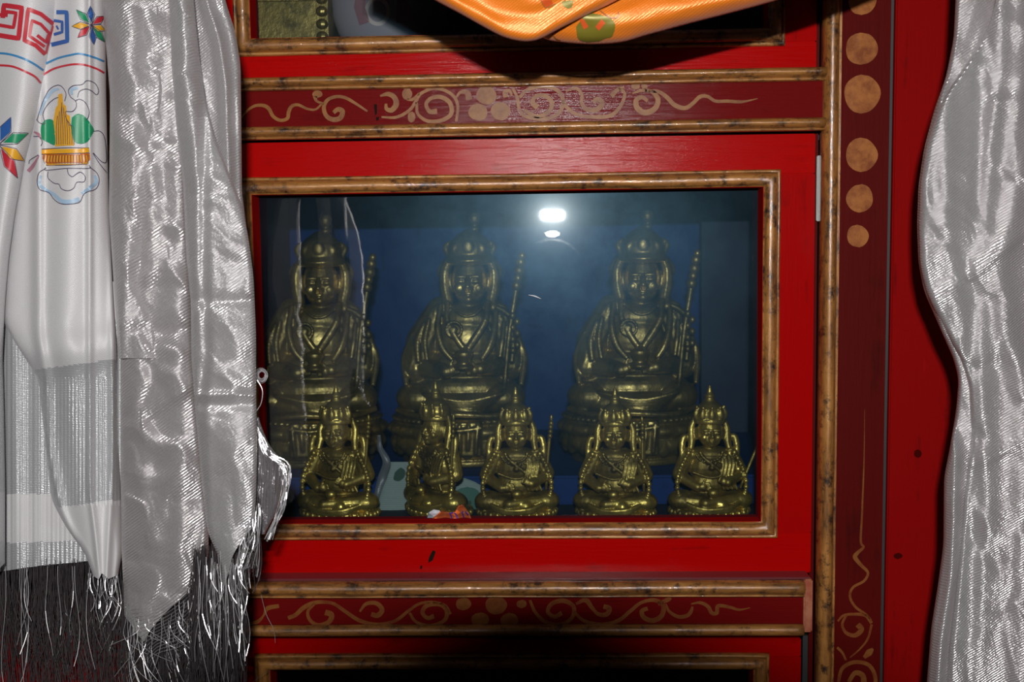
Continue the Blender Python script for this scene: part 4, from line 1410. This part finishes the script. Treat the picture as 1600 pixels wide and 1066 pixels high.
# ---------------- silver brocade scarf beside it
sb = tag(empty('silver_scarf', (X(230, -.2, 0), -0.2, 1.9)), 'glittering silver brocade scarf with frayed hem, next to the printed white scarf', 'scarf', 'silver offering scarves')
A1 = Sheet([(150, TOP), (160, 0), (172, 150), (170, 330), (180, 480), (186, 560), (188, 700), (190, 860), (194, 1000)],
           [(250, TOP), (253, 60), (256, 130), (250, 210), (240, 270), (226, 340), (224, 420), (240, 500), (250, 600), (252, 1000)], TOP, [(0, 985), (.5, 1000), (1, 1010)], YS - 0.030,
           folds=[([(200, TOP), (205, 150), (212, 300), (195, 420), (185, 560)], 0.004, 16), ([(185, TOP), (186, 300), (192, 900)], 0.003, 12)], crump=0.0062, cs=38, stretch=1.25, curl=(0.014, 0.012), ew=0.09, seed=11.2, bow=0.006)
A2 = Sheet([(196, TOP), (206, 200), (200, 330), (190, 480), (188, 560), (188, 700), (190, 860), (196, 1000)],
           [(268, TOP), (275, 120), (288, 250), (291, 330), (297, 430), (300, 520), (304, 600), (314, 700), (326, 800), (326, 870), (312, 920), (262, 990)], TOP,
           [(0, 962), (.25, 990), (.45, 1003), (.6, 978), (.8, 940), (1, 900)], YS - 0.022,
           folds=[([(232, 380), (222, 480), (210, 560), (215, 700), (240, 860), (240, 1000)], 0.004, 20), ([(280, 480), (285, 700), (282, 900)], 0.004, 18), ([(235, TOP), (262, 300), (240, 460)], -0.003, 20)],
           crump=0.0068, cs=40, stretch=1.1, curl=(0.006, 0.012), ew=0.07, seed=21.7, bow=0.010,
           extra=lambda px, py, u: 0.006 * math.exp(-((py - 520) / 12) ** 2) - 0.004 * math.exp(-((py - 545) / 14) ** 2) - 0.005 * math.exp(-((py - (600 + (300 - px) * .7)) / 12) ** 2) * (1 if px > 220 else .4))
A1.b = lambda u: 560.0
A1.build('front_fold', SILVER, sb, 2.2)
A2.build('back_fold', SILVER, sb, 2.2)
m = MB()
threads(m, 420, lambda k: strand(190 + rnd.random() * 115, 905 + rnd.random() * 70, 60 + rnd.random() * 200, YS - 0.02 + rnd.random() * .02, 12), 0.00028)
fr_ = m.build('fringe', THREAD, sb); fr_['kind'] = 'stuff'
m = MB()
threads(m, 34, lambda k: strand(195 + rnd.random() * 105, 930 + rnd.random() * 50, 40 + rnd.random() * 120, YS - 0.032, 22, (rnd.random() - .3) * 60, 12), 0.00025)
# loose cross threads at the hem
for k in range(16):
    y = 925 + k * 6
    m.tube([pix(p[0], p[1], YS - 0.034) for p in smooth_path([(205 + k * 2, y + 28), (245, y + 22 - k), (280, y - 4), (300, y - 22)], 6)], 0.00022, 3, caps=False)
fr_ = m.build('bright_fringe', THREADB, sb); fr_['kind'] = 'stuff'

YC = YS - 0.045
# ---------------- second silver scarf, right edge of the left bundle
sc = tag(empty('silver_scarf', (X(340, -.2, 0), -0.2, 1.9)), 'crumpled silver scarf with bunched fringe, over the left edge of the glass door', 'scarf', 'silver offering scarves')
C2 = Sheet([(285, TOP), (295, 0), (320, 140), (340, 300), (345, 400)], [(340, TOP), (352, 0), (368, 50), (376, 100), (377, 200), (378, 300), (386, 360), (390, 420)], TOP, 420, YC - 0.004,
           folds=[([(318, TOP), (322, 0), (342, 60), (352, 130), (356, 250), (362, 420)], 0.012, 9)], crump=0.004, cs=40, stretch=2.4, curl=(0, 0.012), ew=0.12, seed=31.2)
C2.build('back_fold', SILVER2, sc, 2.2)
C1 = Sheet([(258, TOP), (264, 0), (268, 100), (276, 200), (286, 290), (291, 400), (298, 470), (299, 560), (305, 640), (314, 740), (324, 830), (346, 880)],
           [(296, TOP), (303, 0), (312, 90), (322, 160), (338, 220), (360, 275), (378, 320), (388, 370), (396, 430), (400, 520), (400, 620), (402, 700), (400, 780), (396, 830), (386, 880)], TOP,
           [(0, 930), (.2, 905), (.45, 872), (.7, 850), (1, 822)], YC - 0.040,
           folds=[([(282, TOP), (288, 150), (312, 300), (318, 500), (316, 620)], 0.005, 16), ([(318, 400), (322, 560), (312, 640), (322, 900)], -0.005, 8)], crump=0.0060, cs=42, stretch=1.1, curl=(0.014, 0.010), ew=0.06, seed=41.9, bow=0.008,
           extra=lambda px, py, u: 0.004 * math.exp(-((py - 470) / 9) ** 2) - 0.006 * math.exp(-((py - 618) / 7) ** 2) + 0.004 * math.exp(-((py - 632) / 8) ** 2))
C1.build('front_fold', SILVER2, sc, 2.2)
m = MB()
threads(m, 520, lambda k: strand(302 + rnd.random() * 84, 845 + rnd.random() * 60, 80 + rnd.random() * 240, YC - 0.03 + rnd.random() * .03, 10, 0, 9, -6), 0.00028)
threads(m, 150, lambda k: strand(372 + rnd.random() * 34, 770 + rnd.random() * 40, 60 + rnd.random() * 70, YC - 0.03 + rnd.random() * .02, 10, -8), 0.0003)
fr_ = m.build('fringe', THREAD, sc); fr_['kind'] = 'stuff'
m = MB()
threads(m, 26, lambda k: strand(380 + rnd.random() * 28, 780 + rnd.random() * 30, 50 + rnd.random() * 60, YC - 0.045 + rnd.random() * .01, 9, -10), 0.0003)
threads(m, 30, lambda k: strand(305 + rnd.random() * 80, 860 + rnd.random() * 30, 50 + rnd.random() * 160, YC - 0.045, 12, 10), 0.00025)
fr_ = m.build('bright_fringe', THREADB, sc); fr_['kind'] = 'stuff'
K = Sheet([(396, 640), (396, 700), (396, 800), (398, 835)], [(403, 650), (414, 680), (424, 702), (440, 716), (452, 728), (453, 742), (443, 766), (436, 790), (424, 815), (412, 835)], 652, 835, YC + 0.0,
          folds=[([(400, 650), (425, 720), (430, 800)], 0.008, 8)], crump=0.007, cs=16, stretch=2.5, curl=(0, .012), ew=.2, seed=51.0)
K.build('bunched_fringe', cloth('bunched_threads', (.16, .145, .155), .3, .3, 120, 1.0, .5, tilt=1.5, dist=.0006), sc, 1.6)
m = MB()
for k in range(16):
    a = rnd.random()
    pts = smooth_path([(398 + a * 4, 655 + a * 10), (412 + rnd.random() * 12, 700 + rnd.random() * 10), (440 + rnd.random() * 14, 725 + rnd.random() * 14), (438 + rnd.random() * 10, 770 + rnd.random() * 20), (412 + rnd.random() * 14, 830 + rnd.random() * 20)], 6)
    m.tube([pix(p[0], p[1], YC - 0.006 - rnd.random() * .002) for p in pts], 0.0003, 3, caps=False)
for k in range(10):
    th = np.linspace(0, 2 * math.pi * (1 + .3 * rnd.random()), 22); cx_, cy_, r0 = 408 + rnd.random() * 3, 585 + rnd.random() * 3, 5 + rnd.random() * 5
    m.tube([pix(cx_ + r0 * math.cos(t), cy_ + r0 * 1.2 * math.sin(t), YC - .02) for t in th], 0.00018, 3, caps=False)
m.tube([pix(p[0], p[1], YC - .02) for p in smooth_path([(402, 594), (410, 610), (408, 630), (401, 642)], 6)], 0.0003, 3, caps=False)
for pts in ([(408, 930), (416, 960), (428, 985), (430, 1005)], [(395, 1066), (408, 1056), (418, 1048)]):
    m.tube([pix(p[0], p[1], -0.06) for p in smooth_path(pts, 6)], 0.0002, 3, caps=False)
fr_ = m.build('loose_threads', THREADB, sc); fr_['kind'] = 'stuff'

# ---------------- silver scarf on the right
sr = tag(empty('silver_scarf', (X(1540, -.2, 0), -0.2, 1.9)), 'wide silver scarf hanging over the red board at the right edge', 'scarf', 'silver offering scarves')
D2 = Sheet([(1496, TOP), (1493, 0), (1490, 60), (1478, 120), (1460, 170), (1444, 230), (1435, 290), (1433, 350), (1435, 410), (1444, 455), (1468, 510), (1490, 560), (1498, 592), (1494, 640), (1484, 700), (1475, 745), (1474, 850), (1466, 910), (1455, 980), (1447, 1080), (1446, 1110)],
           [(1560, TOP), (1560, 0), (1545, 200), (1560, 500), (1545, 700), (1530, 900), (1500, 1110)], TOP, 1110, YS + 0.004,
           folds=[([(1470, 640), (1492, 700), (1490, 800), (1486, 900), (1470, 1000), (1462, 1110)], 0.010, 9)], crump=0.0045, cs=34, stretch=1.9, curl=(0.018, 0), ew=0.10, seed=61.0, bow=.004)
D2.build('back_fold', SILVER2, sr, 2.3)
D1 = Sheet([(1562, TOP), (1556, 0), (1545, 40), (1520, 84), (1492, 124), (1468, 162), (1447, 228), (1438, 290), (1436, 350), (1438, 412), (1448, 456), (1472, 506), (1502, 560), (1514, 600), (1518, 680), (1508, 760), (1502, 840), (1494, 920), (1484, 1000), (1476, 1110)],
           [(1660, TOP), (1660, 1110)], TOP, 1110, YS - 0.014,
           folds=[([(1565, 100), (1545, 250), (1530, 420), (1532, 560), (1540, 700), (1545, 800), (1535, 900), (1520, 1110)], 0.0035, 14), ([(1600, TOP), (1590, 300), (1560, 420), (1575, 520), (1600, 600)], 0.006, 20),
                  ([(1530, 330), (1526, 420), (1520, 560)], -0.003, 14), ([(1480, 200), (1478, 330), (1490, 450)], .004, 16)], crump=0.0055, cs=44, stretch=1.35, curl=(0.012, 0), ew=0.05, seed=71.5, bow=0.0,
           extra=lambda px, py, u: -0.003 * math.exp(-((py - (705 - (px - 1560) * .45)) / 12) ** 2) - 0.0025 * math.exp(-((py - (420 - (px - 1530) * .8)) / 10) ** 2))
D1.build('front_fold', SILVER2, sr, 2.3)

# ---------------- orange scarf, swagged over the top
og = tag(empty('orange_scarf', (X(930, -.26, 0), -0.26, 1.95)), 'bright orange satin scarf with faint prints, swagged across the top of the cabinet', 'scarf')
YO = -0.295


class Swag:
    """cloth hanging in a shallow curve; v runs up from the rolled lower edge"""
    def __init__(s, low, Y, h, seed):
        s.xs = [p[0] for p in low]; s.low = smooth_path(low, 10); s.Y = Y; s.h = h; s.seed = seed
        s.lx = np.array([p[0] for p in s.low]); s.ly = np.array([p[1] for p in s.low])

    def depth(s, px, py):
        d = max(0.0, float(np.interp(px, s.lx, s.ly)) - py)
        r_ = 26.0
        Y = s.Y
        if d < r_: Y += 0.020 * (1 - math.sqrt(max(0, 1 - (1 - d / r_) ** 2)))
        Y += 0.0035 * math.sin(d * 0.075 + px * 0.006 + s.seed) + 0.0012 * noise.noise(Vector((px / 40, d / 16, s.seed)))
        return Y

    def build(s, name, mat, parent, clip=None):
        nu, nv = 150, 60
        vs_ = []; fs = []
        for i in range(nu + 1):
            x = s.lx[0] + (s.lx[-1] - s.lx[0]) * i / nu
            yl = float(np.interp(x, s.lx, s.ly))
            yt = min(yl - 2, s.h(x))
            for j in range(nv + 1):
                y = yl + (yt - yl) * (j / nv) ** 1.3
                vs_.append(pix(x, y, s.depth(x, y)))
        for i in range(nu):
            for j in range(nv):
                a = i * (nv + 1) + j
                fs.append((a, a + 1, a + nv + 2, a + nv + 1))
        return link(name, mesh_from(name, vs_, fs), mat, parent, True)

    def on(s, off=0.0010): return lambda px, py: pix(px, py, s.depth(px, py) - off)


s2 = Swag([(820, 40), (850, 60), (880, 66), (925, 69), (970, 66), (1010, 55), (1080, 36), (1150, 18), (1215, 0), (1300, -28), (1400, -70)], YO + 0.012, lambda x: -150, 2.0)
s1 = Swag([(560, -64), (620, -32), (675, -2), (720, 22), (752, 40), (785, 57), (812, 64), (832, 64), (850, 58), (880, 42), (920, 22), (965, 0), (1040, -44), (1110, -90)], YO - 0.014, lambda x: -150, 0.4)
s2.build('right_swag', ORANGE, og)
s1.build('left_swag', ORANGE, og)
O2 = s2.on(); O1 = s1.on()
m = MB(); fill(m, [(900, 42), (915, 24), (935, 22), (960, 34), (957, 56), (946, 60), (935, 65), (915, 66), (903, 60)], O2, 1.5, 3, True); m.build('olive_print', O_OLIVE, og); m = MB(); fill(m, [(877, 2), (896, 0), (894, 12), (888, 14), (880, 10)], O1, 1.5, 3)
m.build('olive_print', O_OLIVE, og)
m = MB(); fill(m, [(905, 30), (912, 30), (920, 42), (912, 46)], s2.on(.0016), 1.5, 3); m.build('coral_print', O_RED, og); m = MB(); fill(m, [(930, 42), (940, 30), (946, 36), (936, 48)], s2.on(.0016), 1.5, 3); m.build('coral_print', O_RED, og); m = MB(); fill(m, [(845, 0), (862, 0), (864, 6), (852, 12)], O1, 1.5, 3)
m.build('coral_print', O_RED, og)
for pts in ([(935, 14), (945, 22), (955, 28), (966, 26), (966, 18)], [(862, 52), (868, 60), (876, 64)], [(845, 0), (853, 12), (868, 6)]):
    m = MB(); ribbon(m, pts, 1.8, s2.on(.0016) if pts[0][0] != 845 else O1); m.build('outline_print', O_LINE, og)

# ------------------------------------------------------------------ the photographer's camera, behind the viewpoint
cm = tag(empty('photo_camera', CAM), 'black camera with a long lens hood and raised flash facing the cabinet', 'camera')
m = MB()
m.box(-0.07, 0.07, -0.055, 0.055, 0.20, 0.26, 0.006)
v_ = [CM @ Vector(p) for p in m.v]; m.v = [tuple(p) for p in v_]
m.build('camera_body', BLACK, cm)
m = MB()
vs_ = []; fs = []; seg = 48
prof = [(0.0, 0.012), (0.054, 0.012), (0.070, 0.004), (0.0765, 0.004), (0.0765, 0.05), (0.042, 0.09), (0.042, 0.20), (0.0, 0.20)]
for r_, z_ in prof:
    for k in range(seg):
        th = 2 * math.pi * k / seg
        vs_.append(CM @ Vector((r_ * math.cos(th), r_ * math.sin(th), z_)))
for i in range(len(prof) - 1):
    for k in range(seg):
        a0 = i * seg + k; a1 = i * seg + (k + 1) % seg
        fs.append((a0, a1, a1 + seg, a0 + seg))
m.add(vs_, fs)
m.build('lens', BLACK, cm)
m = MB()
m.box(FL.x - 0.03, FL.x + 0.03, 0.116, 0.146, FL.z + 0.002, FL.z + 0.04, 0.003)
m.box(-0.01, 0.02, 0.05, 0.11, FL.z + 0.006, FL.z + 0.03, 0.002)
m.v = [tuple(CM @ Vector(p)) for p in m.v]
m.build('flash_head', BLACK, cm)

GLINT, nt_, nd_, lk_, b_ = new_mat('added_glint_glow')  # glowing oval added only to make the second glint in the pane
b_.inputs['Base Color'].default_value = (1, 1, 1, 1)
b_.inputs['Emission Color'].default_value = (1, 0.96, 0.88, 1)
b_.inputs['Emission Strength'].default_value = 90
m = MB()
m.ell((FL.x - 0.001, 0.0855, FL.z + 0.001), (0.016, 0.0058, 0.003), 20, 10)
m.v = [tuple(CM @ Vector(p)) for p in m.v]
m.build('added_glint_source', GLINT, cm, True)
m = MB()
m.box(FL.x - 0.022, FL.x + 0.020, 0.076, 0.095, FL.z + 0.004, FL.z + 0.02, 0.002)
m.v = [tuple(CM @ Vector(p)) for p in m.v]
m.build('added_glint_housing', BLACK, cm)  # invented backing for the added glowing oval
